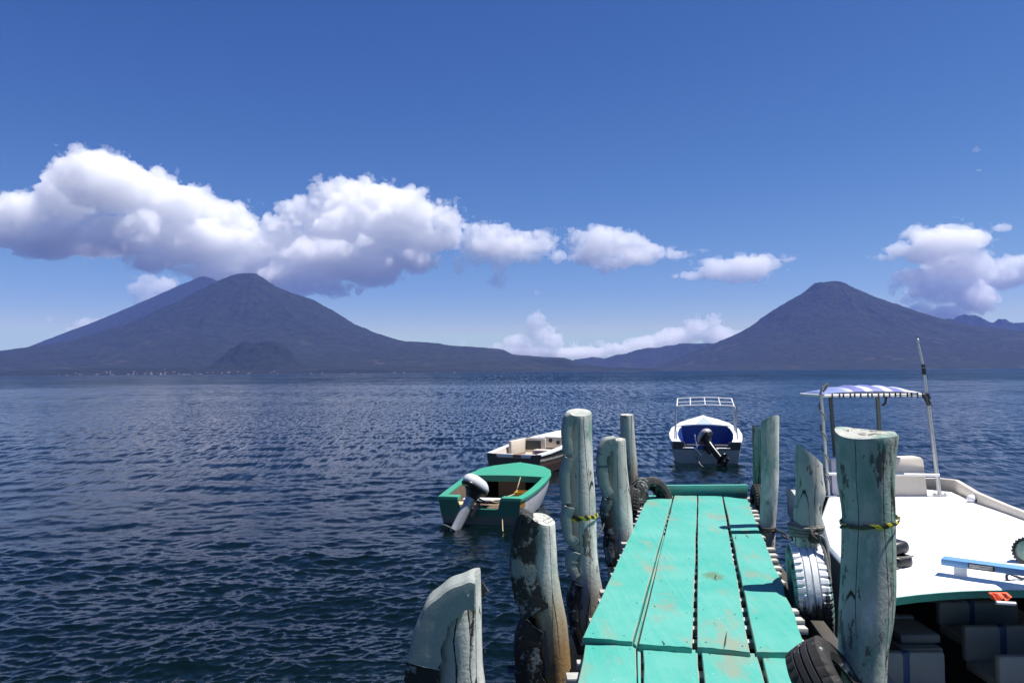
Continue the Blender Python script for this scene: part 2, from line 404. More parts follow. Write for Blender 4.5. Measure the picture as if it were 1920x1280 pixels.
# ------------------------------------------------------------------ materials of the things
def plain(name, col, rough=0.5, metal=0.0, dirt=0.25, scale=6.0, bump=0.002, dirtcol=None):
    M = MatB(name); n = M.noise(M.pos, scale, 5, 0.6); n2 = M.noise(M.pos, scale * 6, 4, 0.6)
    dc = dirtcol or tuple(c * 0.55 for c in col)
    f = M.math('MULTIPLY', M.ramp(n, [(0.42, 0), (0.72, 1)]), dirt)
    c = M.mix(f, col, dc)
    return M.set(color=c, rough=M.math('ADD', M.math('MULTIPLY', n2, 0.25), max(0.02, rough - 0.12)), metal=metal, normal=M.bump(n2, bump, 0.6))
def plank_paint():
    M = MatB("turquoise_plank_paint"); p = M.pos; s = M.map(p, (3.2, 0.55, 3.2))
    grain = M.noise(M.map(p, (26, 1.4, 26)), 1.0, 5, 0.65, 0.4)
    blot = M.noise(p, 2.1, 5, 0.62); fine = M.noise(p, 38, 4, 0.6)
    c = M.mix(M.ramp(blot, [(0.35, 0), (0.68, 1)]), (0.050, 0.310, 0.252), (0.095, 0.345, 0.285))
    c = M.mix(M.math('MULTIPLY', M.ramp(grain, [(0.48, 0), (0.72, 1)]), 0.42), c, (0.15, 0.365, 0.31))
    worn = M.noise(M.map(p, (1.0, 0.45, 1.0), loc=(3.1, 1.7, 0)), 3.4, 6, 0.68)
    wm = M.math('MULTIPLY', M.ramp(worn, [(0.55, 0), (0.70, 1)]), 0.72)                      # foot worn patches down to pinkish primer
    c = M.mix(wm, c, (0.25, 0.225, 0.16))
    rust = M.ramp(M.noise(M.map(p, (1, 0.6, 1), loc=(9, 4, 0)), 5.2, 5, 0.6), [(0.70, 0), (0.78, 1)])
    c = M.mix(M.math('MULTIPLY', rust, 0.8), c, (0.33, 0.17, 0.07))
    spk = M.ramp(M.math('ADD', M.voro(p, 26), M.math('MULTIPLY', M.noise(p, 2.7, 3), 0.25)), [(0.165, 1), (0.185, 0)])
    c = M.mix(M.math('MULTIPLY', spk, 0.85), c, (0.62, 0.66, 0.62))                             # splashes of white paint
    scr = M.ramp(M.noise(M.map(p, (60, 2.6, 30), loc=(2, 5, 0), rot=(0, 0, 0.12)), 1.0, 3, 0.5), [(0.70, 0), (0.735, 1)])
    scm = M.math('MULTIPLY', scr, M.ramp(M.noise(p, 1.3, 3), [(0.48, 0), (0.6, 1)]))
    c = M.mix(M.math('MULTIPLY', scm, 0.75), c, (0.05, 0.07, 0.05))
    # mossy patch where the paint has lifted on the third plank
    q = on_z(1337, 1079, 1.30)
    dv = M.n.new('ShaderNodeVectorMath'); dv.operation = 'DISTANCE'
    wob = M.noise(p, 13, 4, 0.7, col=True); pv = M.n.new('ShaderNodeVectorMath'); pv.operation = 'MULTIPLY_ADD'
    M.l.new(wob, pv.inputs[0]); pv.inputs[1].default_value = (0.16, 0.16, 0); M.l.new(M.map(p, (1, 0.62, 0), loc=(-0.08, -0.08, 0)), pv.inputs[2])
    M.l.new(pv.outputs[0], dv.inputs[0]); dv.inputs[1].default_value = (q.x, q.y * 0.62, 0)
    c = M.mix(M.math('MULTIPLY', M.ramp(dv.outputs['Value'], [(0.055, 1), (0.085, 0)]), 0.85), c, (0.10, 0.17, 0.085))
    hgt = M.math('ADD', M.math('MULTIPLY', grain, 0.6), M.math('SUBTRACT', M.math('MULTIPLY', fine, 0.25), M.math('MULTIPLY', wm, 0.35)))
    return M.set(color=c, rough=M.math('ADD', 0.42, M.math('MULTIPLY', fine, 0.3)), normal=M.bump(hgt, 0.004, 0.8), spec=0.35)
M_PLANK = plank_paint()
def post_paint(name, teal, white, bare, stain=0.0, stain_z=1.1, seed=0.0, crack=1.0):
    """Old paint on a trunk: teal and chalky white coats, bare grey wood where they have peeled, ochre stain low down."""
    M = MatB(name); p = M.map(M.pos, (1, 1, 1), loc=(seed, seed * 0.7, seed * 1.3))
    z = M.sep(M.pos)[2]
    lng = M.noise(M.map(p, (9, 9, 1.3)), 1.0, 5, 0.62, 0.3); big = M.noise(M.map(p, (5, 5, 2.2)), 1.0, 5, 0.62); fine = M.noise(p, 42, 5, 0.65)
    c = M.mix(M.ramp(big, [(0.24 + teal * 0.26, 1), (0.44 + teal * 0.26, 0)]), (0.37, 0.375, 0.345), (0.12, 0.25, 0.205))
    c = M.mix(M.math('MULTIPLY', M.ramp(M.noise(M.map(p, (7, 7, 3), loc=(4, 2, 1)), 1.0, 5, 0.65), [(0.66 - 0.2 * white, 0), (0.8 - 0.2 * white, 1)]), 0.9), c, (0.55, 0.545, 0.51))
    c = M.mix(M.math('MULTIPLY', M.ramp(fine, [(0.45, 0), (0.75, 1)]), 0.25), c, (0.30, 0.34, 0.32))
    peel = M.math('ADD', M.noise(M.map(p, (11, 11, 4.0), loc=(7, 1, 3)), 1.0, 6, 0.7), M.math('MULTIPLY', M.math('SUBTRACT', 1.5, z), 0.045 if stain else 0.0))
    pm = M.ramp(M.math('ADD', peel, M.math('MULTIPLY', M.math('SUBTRACT', fine, 0.5), 0.12)), [(0.655 - bare * 0.16, 0), (0.68 - bare * 0.16, 1)])
    wood = M.mix(lng, (0.065, 0.062, 0.052), (0.185, 0.17, 0.145))
    if stain:
        zs = M.math('ADD', z, M.math('MULTIPLY', big, -0.9))
        sm = M.ramp(M.math('ADD', zs, -(stain_z - 0.95)), [(0.0, 1), (0.55, 0)])
        ochre = M.mix(lng, (0.055, 0.030, 0.014), (0.40, 0.25, 0.10))
        c = M.mix(M.math('MULTIPLY', sm, stain), c, ochre)
    c = M.mix(pm, c, wood)
    ck = M.voro(M.map(p, (9, 9, 0.12), loc=(1, 2, 3)), 1.0, 'DISTANCE_TO_EDGE')
    cm = M.math('MULTIPLY', M.ramp(M.math('ADD', ck, M.math('MULTIPLY', fine, 0.025)), [(0.016, 1), (0.026, 0)]), crack)
    cm = M.math('MULTIPLY', cm, M.ramp(M.noise(M.map(p, (3, 3, 0.9), loc=(5, 5, 5)), 1.0, 3), [(0.44, 0), (0.52, 1)]))
    c = M.mix(cm, c, (0.018, 0.016, 0.014))
    h = M.math('SUBTRACT', M.math('ADD', M.math('MULTIPLY', fine, 0.35), M.math('MULTIPLY', lng, 0.5)), M.math('ADD', M.math('MULTIPLY', pm, 0.35), M.math('MULTIPLY', cm, 1.0)))
    return M.set(color=c, rough=0.75, spec=0.25, normal=M.bump(h, 0.012, 0.9))
def tyre_paint(name, amount, tint=(0.30, 0.35, 0.33), seed=0.0):
    """Black rubber with old paint brushed over part of it."""
    M = MatB(name); p = M.map(M.pos, (1, 1, 1), loc=(seed, seed, seed))
    n = M.noise(M.map(p, (1, 1, 0.8)), 7.0, 6, 0.7); f = M.noise(p, 55, 4, 0.65); r = M.noise(p, 16, 4, 0.6)
    rub = M.mix(r, (0.010, 0.010, 0.011), (0.030, 0.029, 0.028))
    pt = M.mix(f, tuple(q * 0.8 for q in tint), tuple(min(1, q * 1.2) for q in tint))
    m = M.ramp(M.math('ADD', n, M.math('MULTIPLY', f, 0.12)), [(0.66 - amount * 0.42, 0), (0.72 - amount * 0.42, 1)])
    c = M.mix(m, rub, pt)
    return M.set(color=c, rough=0.7, spec=0.3, normal=M.bump(M.math('ADD', M.math('MULTIPLY', m, 0.4), M.math('MULTIPLY', f, 0.5)), 0.004, 0.8))
M_TYRE = tyre_paint("black_tyre_rubber", 0.0); M_TYREW = tyre_paint("white_painted_tyre", 0.95, (0.66, 0.67, 0.68), 2.0)
M_TYREP = tyre_paint("pale_painted_tyre", 0.80, (0.27, 0.30, 0.28), 5.0); M_TYREG = tyre_paint("grey_worn_tyre", 0.22, (0.17, 0.19, 0.19), 8.0)
M_TYRED = tyre_paint("thinly_painted_tyre", 0.15, (0.20, 0.23, 0.22), 11.0)
M_SLAT = plain("whitewashed_slat", (0.42, 0.42, 0.39), 0.7, 0, 0.6, 14, 0.003, (0.2, 0.19, 0.16))
M_BEAM = plain("dark_wet_timber", (0.05, 0.042, 0.034), 0.7, 0, 0.5, 8, 0.004)
M_ROPE = plain("grey_rope", (0.20, 0.195, 0.18), 0.85, 0, 0.6, 40, 0.004, (0.07, 0.068, 0.06))
M_ROPED = plain("dark_rope", (0.035, 0.034, 0.032), 0.8, 0, 0.4, 40, 0.003)
M_ROPEY = plain("yellowed_rope", (0.42, 0.36, 0.20), 0.8, 0, 0.4, 40, 0.003)
M_WHITE = plain("white_gelcoat", (0.78, 0.79, 0.80), 0.32, 0, 0.12, 3, 0.0006, (0.58, 0.57, 0.54))
M_CREAM = plain("cream_gelcoat", (0.62, 0.56, 0.48), 0.4, 0, 0.25, 5, 0.001, (0.42, 0.36, 0.28))
M_GREYHULL = plain("stained_pale_hull", (0.42, 0.43, 0.42), 0.5, 0, 0.6, 4, 0.001, (0.20, 0.20, 0.19))
M_GREEN = plain("green_boat_paint", (0.035, 0.29, 0.165), 0.38, 0, 0.35, 7, 0.001, (0.10, 0.30, 0.19))
M_DKGREEN = plain("dark_green_boat_paint", (0.012, 0.085, 0.062), 0.45, 0, 0.4, 6, 0.001, (0.02, 0.04, 0.035))
M_TRIM = plain("teal_trim_paint", (0.025, 0.19, 0.155), 0.4, 0, 0.3, 9, 0.001, (0.02, 0.12, 0.10))
M_BLACK = plain("black_plastic", (0.014, 0.014, 0.015), 0.35, 0, 0.3, 12, 0.0006, (0.04, 0.04, 0.04))
M_SILVER = plain("grey_engine_paint", (0.42, 0.43, 0.45), 0.32, 0.35, 0.3, 12, 0.0006, (0.2, 0.2, 0.2))
M_COWL = plain("white_engine_cover", (0.66, 0.67, 0.69), 0.3, 0, 0.2, 8, 0.0006, (0.4, 0.4, 0.41))
M_STEEL = plain("galvanised_tube", (0.50, 0.51, 0.52), 0.38, 0.55, 0.45, 20, 0.0006, (0.24, 0.23, 0.21))
M_WTUBE = plain("white_painted_tube", (0.70, 0.71, 0.72), 0.4, 0, 0.3, 20, 0.0006, (0.4, 0.36, 0.30))
M_DARKIN = plain("dark_boat_interior", (0.055, 0.055, 0.055), 0.7, 0, 0.4, 6, 0.002)
M_TAN = plain("tan_plywood", (0.40, 0.265, 0.175), 0.6, 0, 0.3, 6, 0.001, (0.28, 0.18, 0.12))
M_BROWN = plain("brown_deck_board", (0.22, 0.13, 0.095), 0.65, 0, 0.45, 9, 0.002, (0.12, 0.07, 0.055))
M_BROWNHULL = plain("brown_weathered_hull", (0.065, 0.048, 0.040), 0.55, 0, 0.5, 7, 0.002, (0.13, 0.085, 0.06))
M_BLUEIN = plain("blue_boat_interior", (0.018, 0.055, 0.24), 0.45, 0, 0.3, 5, 0.001, (0.012, 0.03, 0.10))
M_PALEBLUE = plain("pale_blue_deck", (0.36, 0.43, 0.68), 0.45, 0, 0.2, 5, 0.001)
M_BLUE = plain("light_blue_board_paint", (0.13, 0.30, 0.56), 0.4, 0, 0.3, 10, 0.001, (0.15, 0.33, 0.60))
M_YELLOW = plain("yellow_plastic", (0.55, 0.33, 0.03), 0.45, 0, 0.3, 8, 0.001)
M_ORANGE = plain("orange_vest_fabric", (0.85, 0.13, 0.055), 0.75, 0, 0.25, 14, 0.003, (0.55, 0.07, 0.03))
M_OCHRE = plain("bare_ochre_fibreglass", (0.48, 0.24, 0.05), 0.7, 0, 0.5, 14, 0.003, (0.15, 0.08, 0.03))
M_SEAT = plain("grey_vinyl_seat", (0.23, 0.27, 0.27), 0.5, 0, 0.2, 5, 0.001)
M_SEATB = plain("blue_vinyl_stripe", (0.03, 0.07, 0.17), 0.5, 0, 0.2, 5, 0.001)
M_GLASSG = plain("green_lamp_glass", (0.20, 0.33, 0.25), 0.1, 0, 0.6, 30, 0.001, (0.5, 0.55, 0.5))
def tape_mat():
    M = MatB("yellow_black_barrier_tape"); s = M.sep(M.pos)
    st = M.math('FRACT', M.math('MULTIPLY', M.math('ADD', M.math('ADD', s[0], s[2]), s[1]), 14.0))
    n = M.noise(M.pos, 30, 3)
    c = M.mix(M.ramp(M.math('ADD', st, M.math('MULTIPLY', n, 0.3)), [(0.55, 0), (0.6, 1)]), (0.60, 0.50, 0.02), (0.03, 0.03, 0.015))
    return M.set(color=c, rough=0.35, normal=M.bump(n, 0.006, 1.0))
M_TAPE = tape_mat()

# ------------------------------------------------------------------ dock
DZ = 1.27
def build_dock():
    root = thing("dock", on_z(1300, 1100, 0.0), "long wooden dock of turquoise planks laid lengthwise, running out from the shore over the water", "dock")
    rng = random.Random(4)
    def plank(cor, z, th=0.045, jog=None, ext=0.0, wav=0.003, cracks=()):
        """cor: photo points near left, near right, far right, far left."""
        nl, nr, fr, fl = [on_z(x, y, z) for x, y in cor]
        if ext: nl = nl + (nl - fl).normalized() * ext; nr = nr + (nr - fr).normalized() * ext
        n = 14; L = []; R_ = []
        for i in range(n + 1):
            t = i / n
            a = nl.lerp(fl, t); b = nr.lerp(fr, t)
            a.x += rng.uniform(-wav, wav); b.x += rng.uniform(-wav, wav)
            if jog:
                for (jt, jd) in jog: b.x += jd * max(0, 1 - abs(t - jt) / 0.06)
            w = 0.004 * math.sin(3.1 * t)
            a.z += w + rng.uniform(-.0004, .0004); b.z += w + rng.uniform(-.0004, .0004)
            L.append(a); R_.append(b)
        # small saw marks and splits at the near end
        m = MB(); rings = []
        e = 0.004
        for i in range(n + 1):
            a, b = L[i], R_[i]; d = (b - a).normalized(); k = 7
            top = [a.lerp(b, q / k) for q in range(k + 1)]
            for q in range(k + 1):
                top[q] = top[q].copy(); top[q].z += 0.0012 * math.sin(q * 0.9 + z * 50 + a.x * 9)
                if i in (0, n): top[q].y += rng.uniform(-.006, .006)
            r = [a + Vector((0, 0, -th)), a + Vector((0, 0, -e * 1.5)), a + d * e + Vector((0, 0, -e * .2))] + top[1:-1] + [b - d * e + Vector((0, 0, -e * .2)), b + Vector((0, 0, -e * 1.5)), b + Vector((0, 0, -th))]
            rings.append(r)
        m.loft(rings, True, True, True)
        nr = len(rings[0]); m.mi = [(1 if (q % nr) in (1, nr - 3) and q < n * nr and math.sin(q * 0.37 + a.x * 20) > -0.5 else 0) for q in range(len(m.mi))]
        W = (R_[0] - L[0]).length
        if W > 0.12:
            m.cur = 2; Ln = (L[-1] - L[0]).length; k = max(1, int(Ln / 0.62))
            for i in range(k + 1):
                for f in (0.13, 0.86):
                    t = min(0.985, max(0.015, (i + rng.uniform(-.12, .12)) / k)); f += rng.uniform(-.05, .05)
                    c = L[0].lerp(L[-1], t).lerp(R_[0].lerp(R_[-1], t), f); h = t * n; i0 = min(n - 1, int(h)); c.z = (L[i0].z * (1 - h + i0) + L[i0 + 1].z * (h - i0)) + 0.0022
                    r_ = rng.uniform(.0035, .006); m.add([c + Vector((r_ * math.cos(q), r_ * math.sin(q), 0)) for q in [math.pi * j / 4 for j in range(8)]] + [c + Vector((0, 0, .0012))], [(j, (j + 1) % 8, 8) for j in range(8)])
            for pts in cracks:
                P = [on_z(x, y, z) + Vector((rng.uniform(-.002, .002), 0, .0026)) for x, y in pts]; w = [0.0, .004, .005, .003, 0.0]
                m.loft([[p + Vector((-w[min(i, 4)] if i < len(P) - 1 else 0, 0, 0)), p + Vector((w[min(i, 4)] + .0012 if i < len(P) - 1 else .0006, 0, 0))] for i, p in enumerate(P)], False)
            m.cur = 0
        return m.build("plank", [M_PLANK, M_BARE, M_DARKGAP], root, smooth=28)
    M_BARE = plain('bare_plank_edge', (.36, .27, .20), .75, 0, .8, 30, .003, (.10, .30, .25)); M_DARKGAP = plain('dark_nail_and_crack', (.02, .022, .02), .8, 0, .3, 30, .002)
    zt = DZ + 0.03
    plank([(1093, 1194), (1186, 1201), (1262, 928.5), (1216, 928)], zt)
    plank([(1189, 1206), (1193.5, 1208), (1246, 1003), (1243.5, 1003)], zt - 0.012, 0.03, wav=0.001)
    plank([(1197, 1205.5), (1298, 1213), (1307, 929), (1264.5, 928.5)], zt, cracks=[[(1279, 1004), (1275, 1020), (1269, 1032), (1263, 1046), (1260, 1056)], [(1269, 1052), (1268, 1066), (1266, 1080), (1265, 1092)], [(1240, 1200), (1246, 1207), (1243, 1209)]])
    plank([(1307, 1211.5), (1406, 1221.5), (1353.5, 930), (1309, 929)], zt, cracks=[[(1362, 1183), (1361, 1195), (1358.5, 1208), (1357, 1217)], [(1339, 1066), (1344, 1074), (1340, 1084), (1345, 1090)]])
    plank([(1419, 1221), (1513.5, 1222.5), (1428, 1000), (1372, 1000.5)], zt - 0.002, jog=[(0.46, 0.03), (0.25, 0.028)], cracks=[[(1398, 1002), (1401, 1005), (1405, 1009)], [(1380, 1003), (1379, 1008), (1381, 1012)]])
    plank([(1370.5, 994), (1424, 993.5), (1401, 935.5), (1356.5, 930.5)], zt + 0.012, jog=[(0.85, 0.02)])
    plank([(1082, 1280), (1194, 1280), (1192.5, 1211), (1098, 1208)], DZ, ext=2.6)
    plank([(1196, 1280), (1202, 1280), (1201, 1212), (1194.5, 1211)], DZ - 0.014, 0.03, ext=2.6, wav=0.001)
    plank([(1207.5, 1280), (1311, 1280), (1308, 1217), (1206, 1217)], DZ - 0.003, ext=2.6)
    plank([(1321, 1280), (1433, 1280), (1418, 1224), (1316, 1220)], DZ, ext=2.6)
    plank([(1441, 1280), (1525, 1280), (1509, 1236), (1429, 1228)], DZ - 0.006, ext=2.6)
    # cross slats under the planks: their whitewashed ends stick out on both sides
    le0, le1 = on_z(1082, 1280, DZ), on_z(1216, 928, DZ); re0, re1 = on_z(1525, 1280, DZ), on_z(1402, 936, DZ)
    y = le1.y - 0.12; i = 0
    while y > 1.2:
        t = (y - le0.y) / (le1.y - le0.y); xl = le0.x + (le1.x - le0.x) * t
        t2 = (y - re0.y) / (re1.y - re0.y); xr = re0.x + (re1.x - re0.x) * t2
        top = (zt - 0.050) if y > on_z(1200, 1206, zt).y + 0.05 else DZ - 0.052
        a, b = xl - rng.uniform(0.03, 0.10), xr + rng.uniform(0.02, 0.10)
        m = MB(); w = rng.uniform(0.06, 0.095)
        M_ = Matrix.Rotation(rng.uniform(-.012, .012), 3, 'Z')
        m.box(((a + b) / 2, y, top - 0.02 - rng.uniform(0, .006)), (b - a, w, 0.04), M_, 0.005); m.build("cross_slat", M_SLAT, root)
        y -= rng.uniform(0.155, 0.27)
    for f in (0.12, 0.5, 0.88):
        m = MB(); p0 = Vector((le0.x + (re0.x - le0.x) * f, 0.9, DZ - 0.175)); p1 = Vector((le1.x + (re1.x - le1.x) * f, le1.y - 0.02, DZ - 0.175))
        d = (p1 - p0); m.box((p0 + p1) / 2, (0.09, d.length, 0.16), Matrix.Rotation(-math.atan2(d.x, d.y), 3, 'Z'), 0.006); m.build("stringer", M_BEAM, root)
    for yy in (3.7, 6.2, 9.1):
        m = MB(); t = (yy - le0.y) / (le1.y - le0.y); xl = le0.x + (le1.x - le0.x) * t; t2 = (yy - re0.y) / (re1.y - re0.y); xr = re0.x + (re1.x - re0.x) * t2
        m.box(((xl + xr) / 2, yy, DZ - 0.335), (xr - xl + 0.5, 0.13, 0.15), None, 0.01); m.build("bearer", M_BEAM, root)
    # upright board across the far end
    m = MB(); a = on_z(1226, 930, DZ + 0.02); b = on_z(1414, 934, DZ + 0.02); b.y = a.y
    m.box(((a.x + b.x) / 2, a.y + 0.06, DZ + 0.068), (b.x - a.x, 0.055, 0.165), None, 0.006); m.build("end_board", M_PLANK, root)
build_dock()

# ------------------------------------------------------------------ posts
def post(Y, pts, label, mat, seed, top=(0.0, 0.0), bump=0.05, sq=0.0, wav=0.0):
    """pts: (centre x, y, width) in photo pixels from the top down; top: slope of the cut along x and along y."""
    rng = np.random.default_rng(seed); seg = 36; nf = NoiseField(seed, 32, 2)
    C = [(on_y(x, y, Y), w * Y / FPX / 2) for x, y, w in pts]
    z = np.array([c.z for c, _ in C]); x = np.array([c.x for c, _ in C]); r = np.array([q for _, q in C])
    o = np.argsort(z); z, x, r = z[o], x[o], r[o]
    zs = np.concatenate([[-1.6], np.arange(max(-1.0, z[0] - 3), z[-1] - 0.05, 0.045), z[-1] - np.array([0.035, 0.012, 0.0])])
    base = Vector((x[0], Y, -1.6)); m = MB(); rings = []
    lean = (x[1] - x[0]) / (z[1] - z[0])
    for i, zz in enumerate(zs):
        xc = np.interp(zz, z, x) if zz >= z[0] else x[0] + max(-.3, min(.3, lean)) * (zz - z[0]) * 0.6
        rr = np.interp(zz, z, r) if zz >= z[0] else r[0] * 1.03
        yc = Y + 0.02 * math.sin(zz * 2 + seed)
        ring = []
        f = (zz - zs[-1] + 0.35) / 0.35
        for j in range(seg):
            a = 2 * math.pi * j / seg
            k = 1 + bump * 0.8 * nf.fbm((np.array([1.3 * math.cos(a) + 9, ]), np.array([zz * 2.2 + 1.3 * math.sin(a) + 9])), 3)[0] + 0.012 * math.sin(5 * a + seed)
            px, py = rr * k * math.cos(a), rr * k * math.sin(a)
            dz = (top[0] * px + top[1] * py) * max(0.0, min(1.0, f)) + (wav * math.sin(2.3 * a + seed) * rr if i >= len(zs) - 3 else 0)
            if i == len(zs) - 1: px *= 0.98; py *= 0.98
            ring.append(Vector((xc + px, yc + py, zz + dz)))
        rings.append(ring)
    c = sum(rings[-1], Vector()) / seg
    mid = [c + (p - c) * 0.5 + Vector((0, 0, rng.uniform(-.004, .004))) for p in rings[-1]]
    m.loft(rings + [mid], True, True, True)
    ob = m.build("mooring_post", mat, None, base)
    return tag(ob, label, "post", "posts along the dock")
P_A = post(3.80, [(866, 1086, 70), (862, 1120, 80), (859, 1180, 88), (860, 1240, 88), (864, 1300, 94)], "lowest stubby pale post at the front left, cut aslant with an ochre foot",
           post_paint("post_paint_pale", 0.2, 1.2, 0.25, 0.5, 1.25, 0.0), 51, (0.60, 0.10))
P_B = post(4.70, [(1018, 972, 44), (1018, 1000, 46), (1020, 1060, 50), (1022, 1110, 58), (1032, 1160, 58), (1036, 1220, 62), (1040, 1280, 64)], "ochre stained post with two dark half tyres on its left side",
           post_paint("post_paint_ochre", -0.2, 0.9, 0.5, 0.95, 1.75, 3.1), 52, (-0.25, 0.3), 0.07)
P_C = post(6.00, [(1086, 773, 47), (1086, 820, 48), (1087, 880, 50), (1090, 940, 53), (1092, 985, 52), (1094, 1030, 50), (1098, 1075, 52), (1104, 1110, 52), (1100, 1160, 54), (1094, 1220, 54)],
           "tallest pale post left of the dock, with yellow and black tape round it", post_paint("post_paint_grey", 0.12, 0.9, 0.42, 0.9, 1.25, 6.4), 53, (0.0, 0.25), 0.07)
P_D = post(7.60, [(1156, 823, 34), (1157, 870, 38), (1160, 920, 41), (1163, 960, 43), (1165, 1000, 44), (1163, 1050, 44)], "pale post with tyre piece curling over its top, beside the tallest",
           post_paint("post_paint_chalk", 0.0, 0.9, 0.40, 0.5, 1.2, 9.7), 54, (0.0, 0.1), 0.06)
P_E = post(9.75, [(1175, 777, 25), (1178, 830, 27), (1181, 870, 29), (1183, 905, 29)], "thin bare topped post at the far left corner of the dock with a brown foot",
           post_paint("post_paint_bare", -0.2, 0.5, 0.65, 0.9, 1.85, 12.2), 55, (0.0, 0.1), 0.05)
P_F = post(7.75, [(1443, 786, 33), (1443, 840, 32), (1444, 900, 31), (1442, 950, 30), (1440, 990, 29)], "slim green and white post at the far right with a sawn pale top",
           post_paint("post_paint_green", 0.35, 0.9, 0.3, 0.2, 1.2, 15.0), 56, (0.25, -0.45), 0.05)
P_G = post(9.60, [(1421, 802, 22), (1422, 850, 22), (1423, 900, 22), (1424, 940, 22)], "green post with peeling black patches half hidden behind the slim green and white post",
           post_paint("post_paint_peeling", 0.9, 0.15, 0.75, 0.3, 1.9, 18.3), 57, (-0.6, 0.0), 0.05)
P_H = post(5.60, [(1517, 850, 46), (1516, 880, 50), (1519, 920, 53), (1513, 950, 50), (1510, 1000, 48), (1512, 1060, 48)], "slanting topped post with grey rope coiled round it above the white tyre",
           post_paint("post_paint_worn_green", 0.35, 0.75, 0.45, 0.0, 1.2, 21.6), 58, (-0.85, 0.1), 0.06)
P_I = post(3.80, [(1627, 812, 111), (1626, 850, 104), (1625, 900, 99), (1630, 960, 93), (1629, 1020, 95), (1626, 1100, 96), (1620, 1160, 94), (1614, 1220, 84), (1612, 1290, 82)],
           "thick teal post nearest on the right, with long cracks and flat cut top", post_paint("post_paint_teal", 0.5, 0.5, 0.62, 0.0, 1.2, 25.1), 59, (0.0, 0.12), 0.05, 0, 0.06)

# ------------------------------------------------------------------ tyres and tyre pieces
def rubber_strip(Y, outer, side, width, label, mat, y_off=0.0, seed=0, ribs=4, name="tyre_piece", wob=0.006):
    """A piece cut from a tyre: the tread follows the outer photo line, the sidewall turns in towards the post."""
    rng = np.random.default_rng(seed)
    P = smooth_path([on_y(x, y, Y) for x, y in outer], 7); n = len(P); rings = []
    yf, yb = Y + y_off - width / 2, Y + y_off + width / 2
    for i, p in enumerate(P):
        t = (P[min(i + 1, n - 1)] - P[max(i - 1, 0)]); t.y = 0; t.normalize()
        nrm = Vector((-t.z, 0, t.x))                                          # points to the post side
        s = (side[0] + (side[1] - side[0]) * i / (n - 1)) * (1 + 0.07 * math.sin(i * 0.9 + seed) * rng.random())
        th = 0.014; w = wob * 0.5 * math.sin(i * 0.7 + seed * 2.1)
        def q(d, y): return Vector((p.x, y, p.z)) + nrm * (d + w)
        tread = [q(0.006 * (k % 2), yf + 0.025 + (width - 0.05) * k / (2 * ribs)) for k in range(2 * ribs + 1)]
        out = [q(s, yf + 0.006), q(s * 0.5, yf - 0.002), q(0.014, yf + 0.001), q(0.001, yf + 0.014)] + tread + [q(0.008, yb - 0.012), q(0.03, yb), q(s * 0.6, yb + 0.006), q(s, yb - 0.012)]
        inn = [q(s, yb - 0.012 - th), q(0.03 + th, yb - th), q(th + 0.012, yb - 0.03), q(th + 0.012, yf + 0.03), q(0.03 + th, yf + th), q(s, yf + 0.006 + th)]
        rings.append(out + inn)
    m = MB(); m.loft(rings, True, True, True)
    o = m.build(name, mat, None, P[len(P) // 2], smooth=32)
    return tag(o, label, "tyre piece", "cut tyre pieces nailed to the posts")
rubber_strip(3.76, [(893, 1075), (872, 1076), (838, 1092), (806, 1118), (786, 1155), (772, 1208), (768, 1224)], (0.13, 0.155), 0.20, "pale painted tyre piece arching over the lowest stubby post", M_TYREP, -0.02, 1)
rubber_strip(3.77, [(767, 1228), (761, 1262), (757, 1300), (756, 1340)], (0.155, 0.17), 0.20, "black scuffed tyre piece under the arching pale one on the lowest stubby post", M_TYRED, -0.02, 2)
m_ = MB(); c_ = on_y(905, 1108, 3.86); T0 = [(896, 1084), (903, 1090), (916, 1108), (902, 1124), (896, 1122)]
m_.loft([[on_y(x, y, 3.80) for x, y in T0], [on_y(x, y, 3.81) + Vector((.004, 0, 0)) for x, y in T0], [on_y(x - 2, y, 3.89) for x, y in T0]], True, True, True)
tag(m_.build("tyre_flap", M_TYREG, None, c_), "pointed dark rubber flap sticking out right of the lowest stubby post", "tyre piece", "cut tyre pieces nailed to the posts")
rubber_strip(4.66, [(1000, 962), (976, 955), (965, 985), (957, 1030), (957, 1075), (966, 1118), (977, 1150)], (0.12, 0.17), 0.17, "dark half tyre with worn pale paint, upper of two on the ochre stained post", M_TYREG, -0.01, 3)
rubber_strip(4.66, [(985, 1152), (968, 1178), (964, 1215), (966, 1260), (975, 1310)], (0.13, 0.18), 0.17, "dark half tyre with a hooked white edge, lower of two on the ochre stained post", M_TYRED, -0.01, 4)
SC = "on the tallest post"
for i, (ln, sd, mt, lb) in enumerate([
        ([(1066, 772), (1056, 784), (1053, 815), (1055, 850)], (0.07, 0.075), M_TYREP, "top tyre piece with a bright folded rim on the tallest post"),
        ([(1057, 854), (1051, 875), (1049, 905), (1053, 941)], (0.075, 0.07), M_TYREP, "second tyre piece from the top, grey and straight, on the tallest post"),
        ([(1055, 945), (1051, 970), (1055, 1000), (1068, 1020), (1085, 1012)], (0.085, 0.06), M_TYREP, "tyre piece level with the yellow tape, curling under it, on the tallest post"),
        ([(1066, 1026), (1060, 1045), (1062, 1065), (1072, 1082)], (0.085, 0.07), M_TYREP, "short treaded tyre piece just under the taped height of the tallest post"),
        ([(1072, 1086), (1064, 1110), (1064, 1150), (1072, 1190), (1082, 1220)], (0.08, 0.07), M_TYREG, "lowest and darkest tyre piece at the foot of the tallest post")]):
    rubber_strip(5.95, ln, sd, 0.16, lb, mt, -0.01, 10 + i)
